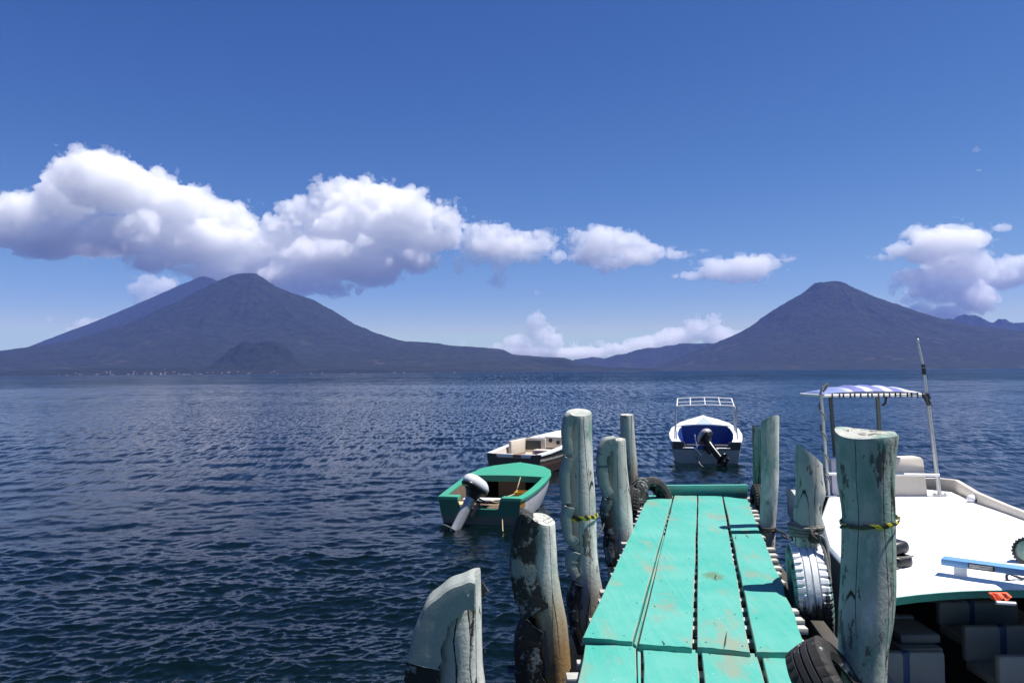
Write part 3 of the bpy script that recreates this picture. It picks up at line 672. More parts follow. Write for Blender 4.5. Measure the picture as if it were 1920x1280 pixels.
for i, (ln, sd, mt, lb) in enumerate([
        ([(1152, 818), (1138, 819), (1126, 829), (1120, 846)], (0.14, 0.11), M_TYREP, "tyre piece bent over the top of the pale post beside the tallest one"),
        ([(1120, 848), (1118, 860), (1119, 871)], (0.09, 0.09), M_TYREP, "small square tyre piece below the bent one on the pale post"),
        ([(1119, 874), (1119, 892), (1124, 912), (1131, 929)], (0.10, 0.10), M_TYREP, "wedge shaped tyre piece half way down the pale post"),
        ([(1131, 932), (1126, 950), (1127, 975), (1133, 1000)], (0.09, 0.09), M_TYREG, "scuffed grey tyre piece low on the pale post beside the tallest one"),
        ([(1133, 1003), (1132, 1025), (1137, 1058)], (0.09, 0.08), M_TYRED, "black lowest tyre piece of the pale post beside the tallest one")]):
    rubber_strip(7.55, ln, sd, 0.18, lb, mt, -0.01, 20 + i)
def tyre(c, axis, R, W, label, mats, group="whole tyres hung as fenders", hole=0.56, lug=40, name="tyre", spin=0.0):
    """A whole tyre with notched shoulders and three grooves; mats: tread, sidewall."""
    a = Vector(axis).normalized(); u = a.orthogonal().normalized(); v = a.cross(u); c = Vector(c)
    hw = W / 2
    prof = [(-hw * .72, hole), (-hw * .95, hole + .09), (-hw, hole + .22), (-hw * .97, .86), (-hw * .84, .955)]
    tread = [(-hw * .80, .975), (-hw * .42, .99), (-hw * .40, .965), (-hw * .33, .965), (-hw * .31, .995), (-hw * .06, 1.0), (-hw * .05, .97), (hw * .05, .97), (hw * .06, 1.0), (hw * .31, .995), (hw * .33, .965), (hw * .40, .965), (hw * .42, .99), (hw * .80, .975)]
    prof2 = [(-q[0], q[1]) for q in prof[::-1]]
    inner = [(hw * .60, hole + .03), (hw * .8, .80), (hw * .5, .91), (-hw * .5, .91), (-hw * .8, .80), (-hw * .60, hole + .03)]
    allp = prof + tread + prof2 + inner; n = len(allp); seg = lug * 4; m = MB(); V = []; F = []
    for i in range(seg):
        t = 2 * math.pi * i / seg + spin; e = u * math.cos(t) + v * math.sin(t)
        notch = (i % 4) < 1
        for k, (x, r) in enumerate(allp):
            if notch and k in (4, 5, len(prof) + len(tread) - 1, len(prof) + len(tread)): r -= 0.045; x *= 0.95
            V.append(c + a * x + e * (r * R))
    for i in range(seg):
        j = (i + 1) % seg
        for k in range(n):
            l = (k + 1) % n; F.append((i * n + k, j * n + k, j * n + l, i * n + l))
    m.add(V, F)
    nt = len(prof)
    m.mi = [0 if nt - 1 <= k <= nt + len(tread) - 1 else 1 for i in range(seg) for k in range(n)]
    o = m.build(name, mats, None, c, smooth=30)
    return tag(o, label, "tyre", group)
def white_tread():
    """White painted tread of the hanging tyre; the shade on its lower half is put into the colour."""
    M = MatB("white_tread_shaded_below"); p = M.pos; z = M.sep(p)[2]
    st = M.noise(M.map(p, (34, 2, 5)), 1.0, 4, 0.65); f = M.noise(p, 30, 4)
    c0 = on_y(1517, 1100, 5.35).z
    edge = M.math('ADD', M.math('SUBTRACT', z, c0), M.math('MULTIPLY', M.math('SUBTRACT', st, 0.5), 0.55))
    m = M.ramp(M.math('ADD', edge, 0.5), [(0.36, 0), (0.46, 1)])  # below this streaky edge the tread is coloured black as shade
    c = M.mix(m, M.mix(f, (0.010, 0.010, 0.011), (0.03, 0.03, 0.03)), M.mix(f, (0.60, 0.61, 0.63), (0.74, 0.75, 0.77)))
    return M.set(color=c, rough=0.65, normal=M.bump(f, 0.003, 0.7))
tc = on_y(1517, 1103, 5.60)
tyre((tc.x, 5.60, tc.z), (0.96, -0.24, 0.08), 0.335, 0.25, "white painted tyre hanging by rope from the slanting topped post", [white_tread(), tyre_paint("shabby_teal_sidewall", 0.45, (0.12, 0.22, 0.20), 14.0)])
tn = on_y(1580, 1318, 3.50)
tyre((tn.x, 3.55, tn.z), (0.74, -0.30, 0.60), 0.27, 0.20, "black tyre lying against the foot of the thick teal post at the dock edge", [M_TYRE, M_TYRE], lug=30)
tf = on_y(1226, 941, 9.35)
tyre((tf.x, 9.45, tf.z), (0.55, -0.78, 0.36), 0.29, 0.19, "grey brown tyre slung over the far left corner of the dock", [M_TYREG, M_TYRED])
t5 = on_y(1196, 950, 9.3)
tyre((t5.x, 9.30, t5.z - 0.03), (0.85, -0.4, 0.1), 0.30, 0.18, "dark tyre below the brown foot of the thin far left post", [M_TYRE, M_TYRE])
t6 = on_y(1421, 945, 9.4)
tyre((t6.x, 9.36, t6.z - 0.02), (0.97, -0.15, 0.0), 0.27, 0.15, "dark tyre hung on the peeling green post at the end board", [M_TYRE, M_TYRE])

# ------------------------------------------------------------------ tapes and ropes
def ring_path(cx, cy, z, r, turns=1.0, rise=0.0, n=40, ph=0.0, wob=0.0, seed=0):
    rng = random.Random(seed)
    return [Vector((cx + (r + rng.uniform(-wob, wob)) * math.cos(ph + 2 * math.pi * turns * i / n), cy + (r + rng.uniform(-wob, wob)) * math.sin(ph + 2 * math.pi * turns * i / n), z + rise * i / n + rng.uniform(-wob, wob))) for i in range(n + 1)]
def rope(paths, rad, label, mat, name="rope", group=None):
    m = MB()
    for p in paths: m.tube(p, rad, 7)
    return tag(m.build(name, mat, None, paths[0][0]), label, "rope", group)
def tape(Y, cx, cy, w, h, label, tilt, seed, tail=None):
    rng = random.Random(seed); c = on_y(cx, cy, Y); r = w * Y / FPX / 2 + 0.006; m = MB(); rings = []
    for i in range(41):
        a = 2 * math.pi * i / 40; k = r + rng.uniform(0, .004); hh = h * (0.55 + 0.45 * rng.random())
        b = Vector((c.x + k * math.cos(a), Y + k * math.sin(a), c.z + tilt * math.cos(a) + rng.uniform(-.004, .004)))
        o = Vector((math.cos(a), math.sin(a), 0)) * 0.003
        rings.append([b - Vector((0, 0, hh / 2)), b + o, b + Vector((0, 0, hh / 2)), b - o])
    m.loft(rings, True, True, True)
    if tail: m.tube([on_y(x, y, Y - 0.02) for x, y in tail], 0.007, 5)
    return tag(m.build("barrier_tape", M_TAPE, None, c), label, "tape")
tape(6.0, 1091, 966, 56, 0.045, "yellow and black tape tied round the tallest post", 0.006, 1)
tape(3.8, 1630.5, 976, 96, 0.026, "twisted yellow and black tape round the thick teal post", 0.018, 2, [(1585, 984), (1578, 987), (1575, 989)])
hc = on_y(1511, 990, 5.6); hr = 0.100
coil = []
for k, (dz, dr) in enumerate([(0.045, 0.0), (0.030, .008), (0.012, .012), (-0.006, .016), (-0.026, .012), (0.02, .022), (-.045, .006)]):
    coil.append(ring_path(hc.x, 5.60, hc.z + dz, hr + dr, 1.0, 0.0, 36, k, 0.002, k))
rope(coil, 0.0105, "grey rope coiled several times round the slanting topped post", M_ROPE)
kn = on_y(1527, 1003, 5.48)
knot = [smooth_path([kn + Vector((0.035 * math.cos(a * 1.7 + s), 0.02 * math.sin(a * 2.3 + s) - 0.015 * s, 0.045 * math.sin(a + s))) for a in [q * 0.7 for q in range(10)]], 4) for s in range(3)]
rope(knot, 0.010, "loose grey knot at the front of the coiled rope, above the white tyre", M_ROPED)
rope([smooth_path([on_y(1533, 1005, 5.46), on_y(1545, 1030, 5.40), on_y(1551, 1060, 5.36), on_y(1556, 1095, 5.33), on_y(1560, 1128, 5.33), on_y(1562, 1170, 5.34), on_y(1562, 1220, 5.36)], 8),
      smooth_path([on_y(1528, 1000, 5.46), on_y(1546, 1010, 5.42), on_y(1553, 1045, 5.38), on_y(1555, 1075, 5.36), on_y(1557, 1092, 5.34)], 8)], 0.011, "thick grey rope hanging down the right side of the white tyre", M_ROPE)
fz = on_y(1440, 1000, 7.7)
rope([ring_path(fz.x, 7.75, 1.30, 0.088, 1.0, 0, 30, 0, .002, 3), ring_path(fz.x, 7.75, 1.28, 0.092, 1.0, 0, 30, 1, .002, 4),
      smooth_path([Vector((fz.x + .08, 7.70, 1.29)), on_y(1462, 996, 7.5), on_y(1474, 1001, 7.3), on_y(1477, 1009, 7.2), on_y(1470, 1006, 7.3), on_y(1466, 1003, 7.4)], 6)], 0.011, "dark rope tied round the foot of the slim green and white post", M_ROPED)
rope([smooth_path([on_y(1188, 912, 9.3), on_y(1195, 905, 9.2), on_y(1202, 902, 9.2), on_y(1210, 908, 9.2)], 6), smooth_path([on_y(1184, 908, 9.4), on_y(1196, 899, 9.3), on_y(1206, 897, 9.3), on_y(1214, 903, 9.3)], 6)], 0.012,
     "pale rope lashing the tyre to the thin far left post", M_ROPE)
rope([smooth_path([on_y(1118, 1008, 6.3), on_y(1124, 1000, 6.8), on_y(1130, 990, 7.2), on_y(1133, 980, 7.5)], 6)], 0.008, "thin dark cord strung between the tallest post and the pale post", M_ROPED)

# ------------------------------------------------------------------ boats
def frame2(base, heading):
    """Local (along, side, up) -> world; heading in degrees to the right of straight ahead, side to the right."""
    h = math.radians(heading); f = Vector((math.sin(h), math.cos(h), 0)); r = Vector((math.cos(h), -math.sin(h), 0)); b = Vector(base)
    return lambda x, s, z: b + f * x + r * s + Vector((0, 0, z))
def hull(root, T, st, mats, rim, inner_mat, floor, rim_w=0.14, rim_drop=0.03, name="hull", notch=None, transom_in=0.05, rake=0.0):
    """st: stations (x, half beam, sheer, keel z, half beam at the water). A shell with sides, transom, inner lining and gunwale rim."""
    def ring(x, b, sh, k, bw):
        P = []
        for t in (0.0, 0.35, 0.7, 1.0): P.append((b + (bw - b) * (t ** 1.4), sh + (0.02 - sh) * t))
        P += [(bw * 0.72, k * 0.5), (bw * 0.12, k)]
        return [(x, s_, z) for s_, z in P]
    R_ = []
    for (x, b, sh, k, bw) in st:
        r = ring(x, b, sh, k, bw); R_.append(r)
    m = MB(); rings = []
    for r in R_:
        full = [T(x - rake * z, -s_, z) for x, s_, z in r] + [T(x - rake * z, s_, z) for x, s_, z in r[::-1]]
        rings.append(full)
    m.loft(rings, False)
    # bow closing
    n = len(rings[0])
    m.add(rings[-1], [tuple(range(n))])
    o = m.build(name, mats, root, smooth=40)
    # transom with a motor notch
    m = MB(); r0 = R_[0]; b = r0[0][1]; sh = r0[0][2]
    out = [(-q[1], q[2]) for q in r0] + [(q[1], q[2]) for q in r0[::-1]]
    if notch:
        c, w, d = notch
        out += [(c + w / 2, sh), (c + w / 2 - 0.05, sh - d), (c - w / 2 + 0.05, sh - d), (c - w / 2, sh)]
    outer = [T(-0.005 - rake * z, s_, z) for s_, z in out]; inner = [T(transom_in - rake * z, s_ * 0.97, z) for s_, z in out]
    m.loft([outer, inner], True, True, True)
    tr = m.build("transom", mats[-1] if isinstance(mats, list) else mats, root, smooth=30)
    # lining and floor
    m = MB(); rings = []
    for i, (x, bb, s2, k, bw) in enumerate(st):
        x2 = x + (transom_in + 0.01 if i == 0 else 0); w = max(0.02, bb - rim_w)
        rings.append([T(x2, -w, s2 - 0.012), T(x2, -max(0.02, bw * 0.86), floor), T(x2, max(0.02, bw * 0.86), floor), T(x2, w, s2 - 0.012)])
    m.loft(rings, False)
    li = m.build("lining", inner_mat, root, smooth=30)
    # gunwale rim
    for sg in (-1, 1):
        m = MB(); rings = []
        for (x, bb, s2, k, bw) in st:
            o_, i_ = bb + 0.015, max(0.0, bb - rim_w)
            rings.append([T(x - rake * s2, sg * o_, s2 - rim_drop), T(x - rake * s2, sg * o_, s2 + 0.012), T(x - rake * s2, sg * (o_ - 0.015), s2 + 0.02), T(x - rake * s2, sg * i_, s2 + 0.016), T(x - rake * s2, sg * i_, s2 - rim_drop)])
        m.loft(rings, True, True, True); m.build("gunwale", rim, root, smooth=30)
    return o
def outboard(root_name, base, T, tilt, yaw, label, sc=1.0, cowl=None, leg=None, cat="outboard motor"):
    """An outboard: cover, midsection, clamp, cavitation plate, gearcase, propeller; base at the clamp; local x ahead, z up."""
    root = thing(root_name, base, label, cat)
    R_ = Matrix.Rotation(math.radians(yaw), 3, 'Z') @ Matrix.Rotation(math.radians(tilt), 3, 'Y')
    o0 = T(0, 0, 0)
    def W(x, y, z):
        q = R_ @ Vector((x * sc, y * sc, z * sc)); return Vector(base) + (T(q.x, q.y, q.z) - o0)
    def section(x0, z, lx, ly, rnd=0.5, n=20):
        out = []
        for j in range(n):
            a = 2 * math.pi * j / n; ca, sa = math.cos(a), math.sin(a)
            k = (abs(ca) ** 3 + abs(sa) ** 3) ** (-1 / 3)
            out.append(W(x0 + lx * ca * k, ly * sa * k, z))
        return out
    # top cover
    m = MB(); m.loft([section(-.07, .20, .23, .14), section(-.07, .235, .25, .155), section(-.075, .28, .25, .158), section(-.085, .33, .225, .145), section(-.095, .37, .18, .12), section(-.10, .39, .10, .07)], True, True, True)
    m.build("engine_cover", cowl or M_COWL, root, smooth=50)
    m = MB(); m.loft([section(-.07, .16, .225, .14), section(-.07, .195, .255, .160), section(-.07, .215, .255, .160), section(-.07, .23, .245, .152)], True, True, True); m.build("cover_band", M_BLACK, root, smooth=40)
    m = MB(); m.loft([section(-.05, .02, .09, .075), section(-.05, .10, .13, .10), section(-.06, .19, .19, .13)], True, True, True); m.build("lower_cover", M_BLACK, root, smooth=40)
    m = MB(); m.loft([section(-.07, -.62, .085, .035), section(-.06, -.45, .09, .045), section(-.05, -.15, .085, .06), section(-.05, .04, .09, .07)], True, True, True); m.build("midsection", leg or M_SILVER, root, smooth=50)
    m = MB(); m.loft([section(-.12, -.585, .20, .10), section(-.12, -.575, .20, .10)], True, True, True); m.build("cavitation_plate", leg or M_SILVER, root, smooth=30)
    m = MB(); m.loft([[W(x, r * math.cos(a), -.74 + r * math.sin(a)) for a in [2 * math.pi * j / 14 for j in range(14)]] for x, r in ((.10, .008), (.07, .03), (0, .05), (-.12, .052), (-.2, .04), (-.22, .03))], True, True, True)
    m.loft([section(-.07, -.74, .075, .02), section(-.07, -.60, .09, .032)], True, True, True)
    m.loft([section(-.05, -.90, .05, .010), section(-.07, -.76, .09, .014)], True, True, True); m.build("gearcase", leg or M_SILVER, root, smooth=45)
    m = MB()
    m.loft([[W(x, r * math.cos(a), -.74 + r * math.sin(a)) for a in [2 * math.pi * j / 12 for j in range(12)]] for x, r in ((-.22, .034), (-.30, .03), (-.315, .012))], True, True, True)
    for b in range(3):
        a0 = b * 2.094 + .4
        def bl(r, da, x): return W(x, r * math.cos(a0 + da), -.74 + r * math.sin(a0 + da))
        m.loft([[bl(.03, -.5, -.235), bl(.03, .5, -.285), bl(.03, .5, -.292), bl(.03, -.5, -.243)], [bl(.09, -.42, -.225), bl(.09, .42, -.292), bl(.09, .42, -.298), bl(.09, -.42, -.232)], [bl(.125, -.1, -.25), bl(.125, .2, -.27), bl(.125, .2, -.275), bl(.125, -.1, -.256)]], True, True, True)
    m.build("propeller", M_BLACK, root, smooth=40)
    m = MB()
    for sg in (-1, 1):
        m.loft([[W(.05, sg * .09 - .015, .02), W(.05, sg * .09 + .015, .02), W(.02, sg * .09 + .015, -.25), W(.02, sg * .09 - .015, -.25)], [W(.11, sg * .09 - .015, .05), W(.11, sg * .09 + .015, .05), W(.07, sg * .09 + .015, -.25), W(.07, sg * .09 - .015, -.25)]], True, True, True)
        m.tube([W(.09, sg * .09, -.02), W(.17, sg * .09, -.02)], .012 * sc, 8)
    m.tube([W(.08, -.12, .03), W(.08, .12, .03)], .018 * sc, 10); m.tube([W(.03, 0, .08), W(.14, .02, .10), W(.24, .05, .10)], .014 * sc, 8)
    m.build("clamp_bracket", M_BLACK, root, smooth=40)
    return root

# green boat -----------------------------------------------------------------
def green_boat():
    base = Vector((-0.64, 14.55, 0)); T = frame2(base, 12.5)
    root = thing("motorboat", base, "small open motorboat with green gunwales and white topped engine, scuffed orange at one corner", "boat", "boats moored near the dock")
    st = [(0.0, .80, .50, -.12, .70), (0.5, .86, .50, -.15, .76), (1.2, .90, .52, -.16, .78), (2.0, .92, .56, -.16, .78), (2.7, .90, .60, -.14, .72), (3.2, .80, .635, -.10, .56), (3.55, .60, .66, -.05, .38), (3.75, .34, .675, -.03, .2), (3.82, .08, .68, 0.0, .04)]
    M = MatB("green_boat_hull"); p = M.pos; z = M.sep(p)[2]; n = M.noise(p, 5, 5, .65)
    c = M.mix(M.ramp(M.math('ADD', n, M.math('MULTIPLY', z, 0.3)), [(0.38, 1), (0.55, 0)]), (0.66, 0.67, 0.67), (0.36, 0.37, 0.36))
    q = T(0.12, .83, .40); dv = M.n.new('ShaderNodeVectorMath'); dv.operation = 'DISTANCE'; M.l.new(p, dv.inputs[0]); dv.inputs[1].default_value = q
    c = M.mix(M.ramp(M.math('ADD', dv.outputs['Value'], M.math('MULTIPLY', n, 0.35)), [(0.36, 1), (0.40, 0)]), c, (0.42, 0.22, 0.045))
    hullm = M.set(color=c, rough=0.5)
    M = MatB("green_transom_paint"); p = M.pos; z = M.sep(p)[2]; n = M.noise(p, 7, 5, .65)
    c = M.mix(M.ramp(M.math('ADD', z, M.math('MULTIPLY', n, 0.22)), [(0.24, 0), (0.30, 1)]), (0.10, 0.105, 0.10), (0.016, 0.13, 0.085))
    trm = M.set(color=c, rough=0.5)
    hull(root, T, st, [hullm, trm], M_GREEN, plain('brown_boat_lining', (.13, .085, .06), .7, 0, .5, 6, .002, (.05, .04, .03)), 0.02, rim_w=0.135, notch=(-0.02, 0.86, 0.20))
    # foredeck with a green coaming
    m = MB(); rings = []
    for x, b, sh in ((2.35, .86, .60), (2.75, .86, .63), (3.2, .77, .66), (3.52, .58, .685), (3.72, .32, .70), (3.79, .07, .705)):
        rings.append([T(x - .10 * (1 - s_ * s_) * (x < 2.4), s_ * b, sh + .035 * (1 - s_ * s_)) for s_ in [-1, -.6, -.2, .2, .6, 1]])
    bot = [[q - Vector((0, 0, .03)) for q in r] for r in rings]
    for k in range(len(rings)): rings[k] = rings[k] + bot[k][::-1]
    m.loft(rings, True, True, True); m.build("foredeck", M_GREEN, root, smooth=30)
    m = MB(); top = [T(2.33 - .10 * (1 - s_ * s_), s_ * .78, .60 + .035 * (1 - s_ * s_)) for s_ in [-1, -.5, 0, .5, 1]]
    m.loft([top, [q - Vector((0, 0, .13)) for q in top], [q - Vector((0, 0, .13)) + (T(.03, 0, 0) - T(0, 0, 0)) for q in top], [q + (T(.03, 0, 0) - T(0, 0, 0)) for q in top]], False, False, False)
    m.build("coaming", M_GREEN, root, smooth=30)
    for sg in (-1, 1):
        m = MB(); m.prism([tuple(T(x, s_, 0))[:2] for x, s_ in ((-.02, sg * .80), (.22, sg * .80), (.22, sg * .42), (-.02, sg * .42))], .46, .525, .012); m.build("stern_corner", M_GREEN, root)
    m = MB(); m.box(T(2.75, .02, .26), (.62, .03, .50), Matrix.Rotation(math.radians(-12.5), 3, 'Z'), .008); m.build("bulkhead_panel", M_TAN, root)
    m = MB(); m.box(T(1.25, .05, .27), (1.42, .26, .04), Matrix.Rotation(math.radians(-12.5), 3, 'Z'), .01); m.build("thwart", M_WHITE, root)
    m = MB(); m.box(T(0.10, -.02, .27), (.80, .12, .03), Matrix.Rotation(math.radians(-12.5), 3, 'Z'), .008); m.build("motor_board", M_GREEN, root)
    m = MB(); m.box(T(.30, -.45, .22), (.30, .34, .28), Matrix.Rotation(math.radians(-12.5), 3, 'Z'), .02); m.build("stern_locker", plain("pale_yellow_locker", (.48, .42, .22), .6), root)
    m = MB(); m.loft([[T(1.72 + a, .50 + b, z) for a, b in ((-.13 * k, -.17 * k), (.13 * k, -.17 * k), (.13 * k, .17 * k), (-.13 * k, .17 * k))] for k, z in ((.85, .10), (1, .36), (1.05, .38), (.92, .38), (.80, .16))], True, True, True)
    tag(m.build("crate", M_YELLOW, None, T(1.72, .5, .1)), "small yellow plastic bin inside the green rimmed boat", "bin")
    rope([smooth_path([T(2.25, .32, .60), T(2.1, .30, .45), T(2.0, .26, .30), T(1.6, .22, .30), T(1.2, .16, .32), T(.8, .30, .30), T(.4, .26, .32), T(.25, .10, .34)], 8), smooth_path([T(1.0, .2, .32), T(.8, .05, .33), T(.6, .15, .33), T(.5, .35, .33)], 6)], .012, "pale rope lying across the seat of the green rimmed boat", M_ROPEY)
    rope([smooth_path([T(-.01, .44, .16), T(-.10, .47, .10), T(-.30, .52, .03), T(-.62, .60, -.02), T(-1.0, .66, -.08)], 8)], .008, "short yellowed mooring line dropping into the water behind the green boat", M_ROPEY)
    outboard("outboard_motor", T(-.06, -.12, .46), T, 33, 36, "white topped outboard motor tilted up on the green rimmed boat", 1.12)
green_boat()
# brown and white boat --------------------------------------------------------
def brown_boat():
    base = Vector((0.02, 21.5, 0)); T = frame2(base, 24.0)
    root = thing("motorboat", base, "weathered brown and white open boat without an engine, lying behind the green rimmed boat", "boat", "boats moored near the dock")
    st = [(0.0, .82, .58, -.12, .72), (0.6, .88, .60, -.15, .78), (1.6, .92, .66, -.16, .78), (2.6, .84, .74, -.14, .62), (3.4, .60, .82, -.09, .36), (4.0, .28, .90, -.02, .13), (4.3, .05, .94, 0.03, .03)]
    M = MatB("brown_striped_hull"); p = M.pos; z = M.sep(p)[2]; n = M.noise(p, 6, 5, .65)
    zz = M.math('ADD', z, M.math('MULTIPLY', M.math('SUBTRACT', n, .5), .05))
    c = M.ramp(zz, [(0.0, (.055, .03, .024)), (.26, (.11, .055, .04)), (.33, (.03, .026, .024)), (.40, (.42, .38, .34)), (.455, (.03, .026, .024))], 'CONSTANT')
    hm = M.set(color=M.mix(M.math('MULTIPLY', M.ramp(n, [(.5, 0), (.7, 1)]), .5), c, (.10, .085, .075)), rough=.6)
    hull(root, T, st, [hm, M_BROWNHULL], M_WHITE, M_CREAM, 0.10, rim_w=.15, notch=(0.0, 1.10, .10))
    Rz = Matrix.Rotation(math.radians(-24), 3, 'Z')
    m = MB(); m.box(T(.05, -.28, .535), (.50, .06, .10), Rz, .01); m.box(T(.05, .42, .535), (.42, .06, .10), Rz, .01); m.build("transom_pad", M_WHITE, root)
    m = MB(); m.box(T(.05, .07, .53), (.27, .055, .09), Rz, .008); m.build("bare_pad", M_BROWN, root)
    m = MB(); m.box(T(.72, .02, .45), (1.42, .85, .04), Rz, .01); m.build("aft_deck", M_BROWN, root)
    m = MB(); m.box(T(1.75, -.64, .62), (.10, 1.15, .42), Rz, .02); m.build("side_cabinet", M_CREAM, root)
    m = MB(); m.box(T(2.28, -.30, .62), (.72, .06, .44), Rz, .02); m.build("bulkhead", M_CREAM, root)
    m = MB(); m.box(T(2.245, -.34, .62), (.52, .012, .28), Rz, .004); m.build("cabinet_opening", M_DARKIN, root)
    m = MB(); m.box(T(1.55, .30, .46), (.62, .35, .22), Rz, .02); m.build("seat_box", M_CREAM, root)
    m = MB(); m.box(T(1.365, .32, .46), (.50, .012, .16), Rz, .004); m.build("seat_panel", plain("faded_mauve_panel", (.24, .17, .17), .6), root)
    m = MB(); m.box(T(2.75, .28, .68), (.86, .06, .34), Rz, .02); m.build("dashboard", M_CREAM, root)
    for s_, z in ((.05, .74), (.30, .68), (.52, .74)):
        m = MB(); m.loft([[T(2.70 + dx, s_ + .065 * math.cos(a), z + .065 * math.sin(a)) for a in [2 * math.pi * j / 14 for j in range(14)]] for dx in (.012, .02)], True, True, True); m.build("gauge_hole", M_BLACK, root)
    m = MB(); rings = []
    for x, b, sh in ((2.8, .70, .80), (3.4, .56, .85), (4.0, .26, .92), (4.25, .05, .95)):
        a = [T(x, s_ * b, sh + .03 * (1 - s_ * s_)) for s_ in (-1, -.4, .4, 1)]; rings.append(a + [q - Vector((0, 0, .03)) for q in a[::-1]])
    m.loft(rings, True, True, True); m.build("foredeck", M_WHITE, root, smooth=30)
    m = MB(); m.tube([T(2.35, -.55, .85), T(2.4, -.35, 1.05), T(2.45, -.2, .85)], .010, 6); m.build("bent_rod", M_STEEL, root)
brown_boat()
# blue and white boat with a tube frame ----------------------------------------
def blue_boat():
    c = on_z(1325, 869, 0.0); base = Vector((c.x, c.y, 0)); T = frame2(base, 13.0)
    root = thing("motorboat", base, "white motorboat with blue inside and bare canopy frame, beyond the dock end", "boat", "boats moored near the dock")
    st = [(0.0, 1.02, .66, -.12, .92), (0.7, 1.10, .70, -.16, .98), (1.6, 1.15, .78, -.18, .96), (2.6, 1.10, .88, -.18, .85), (3.6, .88, .98, -.12, .58), (4.4, .52, 1.06, -.05, .26), (4.95, .08, 1.12, 0.02, .05)]
    M = MatB("dark_and_pale_hull"); p = M.pos; z = M.sep(p)[2]; n = M.noise(p, 5, 5, .65)
    c_ = M.mix(M.ramp(M.math('ADD', z, M.math('MULTIPLY', n, .05)), [(.44, 0), (.46, 1)]), (.34, .35, .345), (.02, .021, .023))
    hm = M.set(color=M.mix(M.math('MULTIPLY', n, .4), c_, (.16, .165, .16)), rough=.45)
    hull(root, T, st, [hm, hm], M_WHITE, M_BLUEIN, 0.12, rim_w=.26, notch=(0.0, 1.36, .20))
    m = MB(); rings = []
    for x, b, sh in ((2.9, .98, .95), (3.6, .86, 1.02), (4.4, .50, 1.10), (4.9, .06, 1.15)):
        a = [T(x, s_ * b, sh + .07 * (1 - s_ * s_)) for s_ in (-1, -.7, -.35, 0, .35, .7, 1)]; rings.append(a + [q - Vector((0, 0, .04)) for q in a[::-1]])
    m.loft(rings, True, True, True); m.build("foredeck", M_WHITE, root, smooth=40)
    m = MB(); q = [T(2.95, -.28, 1.022), T(2.95, .28, 1.022), T(3.8, .12, 1.12), T(4.4, 0, 1.178), T(3.8, -.12, 1.12)]; m.loft([q, [v + Vector((0, 0, .006)) for v in q]], True, True, True); m.build("deck_stripe", M_PALEBLUE, root)
    m = MB(); a = [T(2.92, s_ * .96, .94 + .07 * (1 - s_ * s_)) for s_ in (-1, -.5, 0, .5, 1)]; m.loft([a, [T(2.92, s_ * .8, .12) for s_ in (-1, -.5, 0, .5, 1)], [T(2.96, s_ * .8, .12) for s_ in (-1, -.5, 0, .5, 1)]], False); m.build("bulkhead", M_BLUEIN, root, smooth=20)
    Rz = Matrix.Rotation(math.radians(-13), 3, 'Z')
    m = MB(); m.box(T(1.7, 0, .40), (1.7, .3, .05), Rz, .015); m.build("thwart", M_DARKIN, root)
    for sg in (-1, 1):                      # white lips and steps either side of the motor
        m = MB(); m.box(T(.03, sg * .50, .475), (.42, .12, .03), Rz, .01); m.tube(smooth_path([T(-.03, sg * .36, .47), T(-.05, sg * .26, .40), T(-.06, sg * .20, .30), T(-.06, sg * .12, .28)], 5), .022, 8); m.build("transom_lip", M_WHITE, root)
    m = MB(); m.tube([T(.5, -.28, .45), T(.45, -.34, .85)], .02, 8); m.build("tiller_stick", M_WTUBE, root)
    m = MB(); m.tube([T(1.5, .98, .85), T(1.55, .95, 1.32)], .035, 8); m.build("stake", M_WHITE, root)
    m = MB(); m.tube([T(2.0, 1.02, 1.0 + .02), T(2.02, 1.02, 1.75)], .012, 6)
    for i in range(6): m.tube([T(1.98, .98, 1.10 + .11 * i), T(2.04, 1.07, 1.10 + .11 * i)], .010, 6)
    m.build("hanging_ladder", M_ROPED, root)
    fr = empty("canopy_frame", (0, 0, 0)); fr.parent = root; ORG["canopy_frame"] = base
    x0, x1, hw, zt_ = 0.55, 2.15, .91, 1.78
    m = MB()
    for x in (x0, x1):
        zt_ = 1.75 if x == x0 else 1.93
        m.tube(smooth_path([T(x, -hw, zt_ - .12), T(x, -hw + .02, zt_ - .03), T(x, -hw + .12, zt_), T(x, 0, zt_ + .03), T(x, hw - .12, zt_), T(x, hw - .02, zt_ - .03), T(x, hw, zt_ - .12)], 5), .020, 8)
    for sg in (-1, 1): m.tube([T(x0, sg * (hw - .03), 1.73), T(x1, sg * (hw - .03), 1.91)], .020, 8)
    m.tube([T((x0 + x1) / 2, -hw + .03, 1.83), T((x0 + x1) / 2, 0, 1.865), T((x0 + x1) / 2, hw - .03, 1.83)], .016, 8)
    for s_ in (-.46, 0, .46): m.tube([T(x0, s_, 1.772), T(x1, s_, 1.952)], .016, 8)
    m.build("top_bars", M_WTUBE, fr, smooth=50)
    for x, sh, zt_ in ((x0, .69, 1.75), (x1, .84, 1.93)):
        for sg in (-1, 1):
            m = MB(); m.tube([T(x, sg * hw, zt_ - .10), T(x, sg * .96, sh)], .021, 8); m.build("leg", M_STEEL, fr, smooth=50)
    outboard("outboard_motor", T(-.06, .06, .56), T, 48, -40, "black outboard motor with a grey cover, tilted up on the blue lined boat", 1.15, plain("mauve_grey_cover", (.36, .33, .35), .4), M_BLACK)
    rope([smooth_path([T(-.02, -.32, .22), T(-.1, -.25, .12), T(-.5, -.2, .04), T(-1.0, -.12, .02)], 6)], .014, "pale mooring line running from the blue lined boat into the water", M_ROPE)
blue_boat()

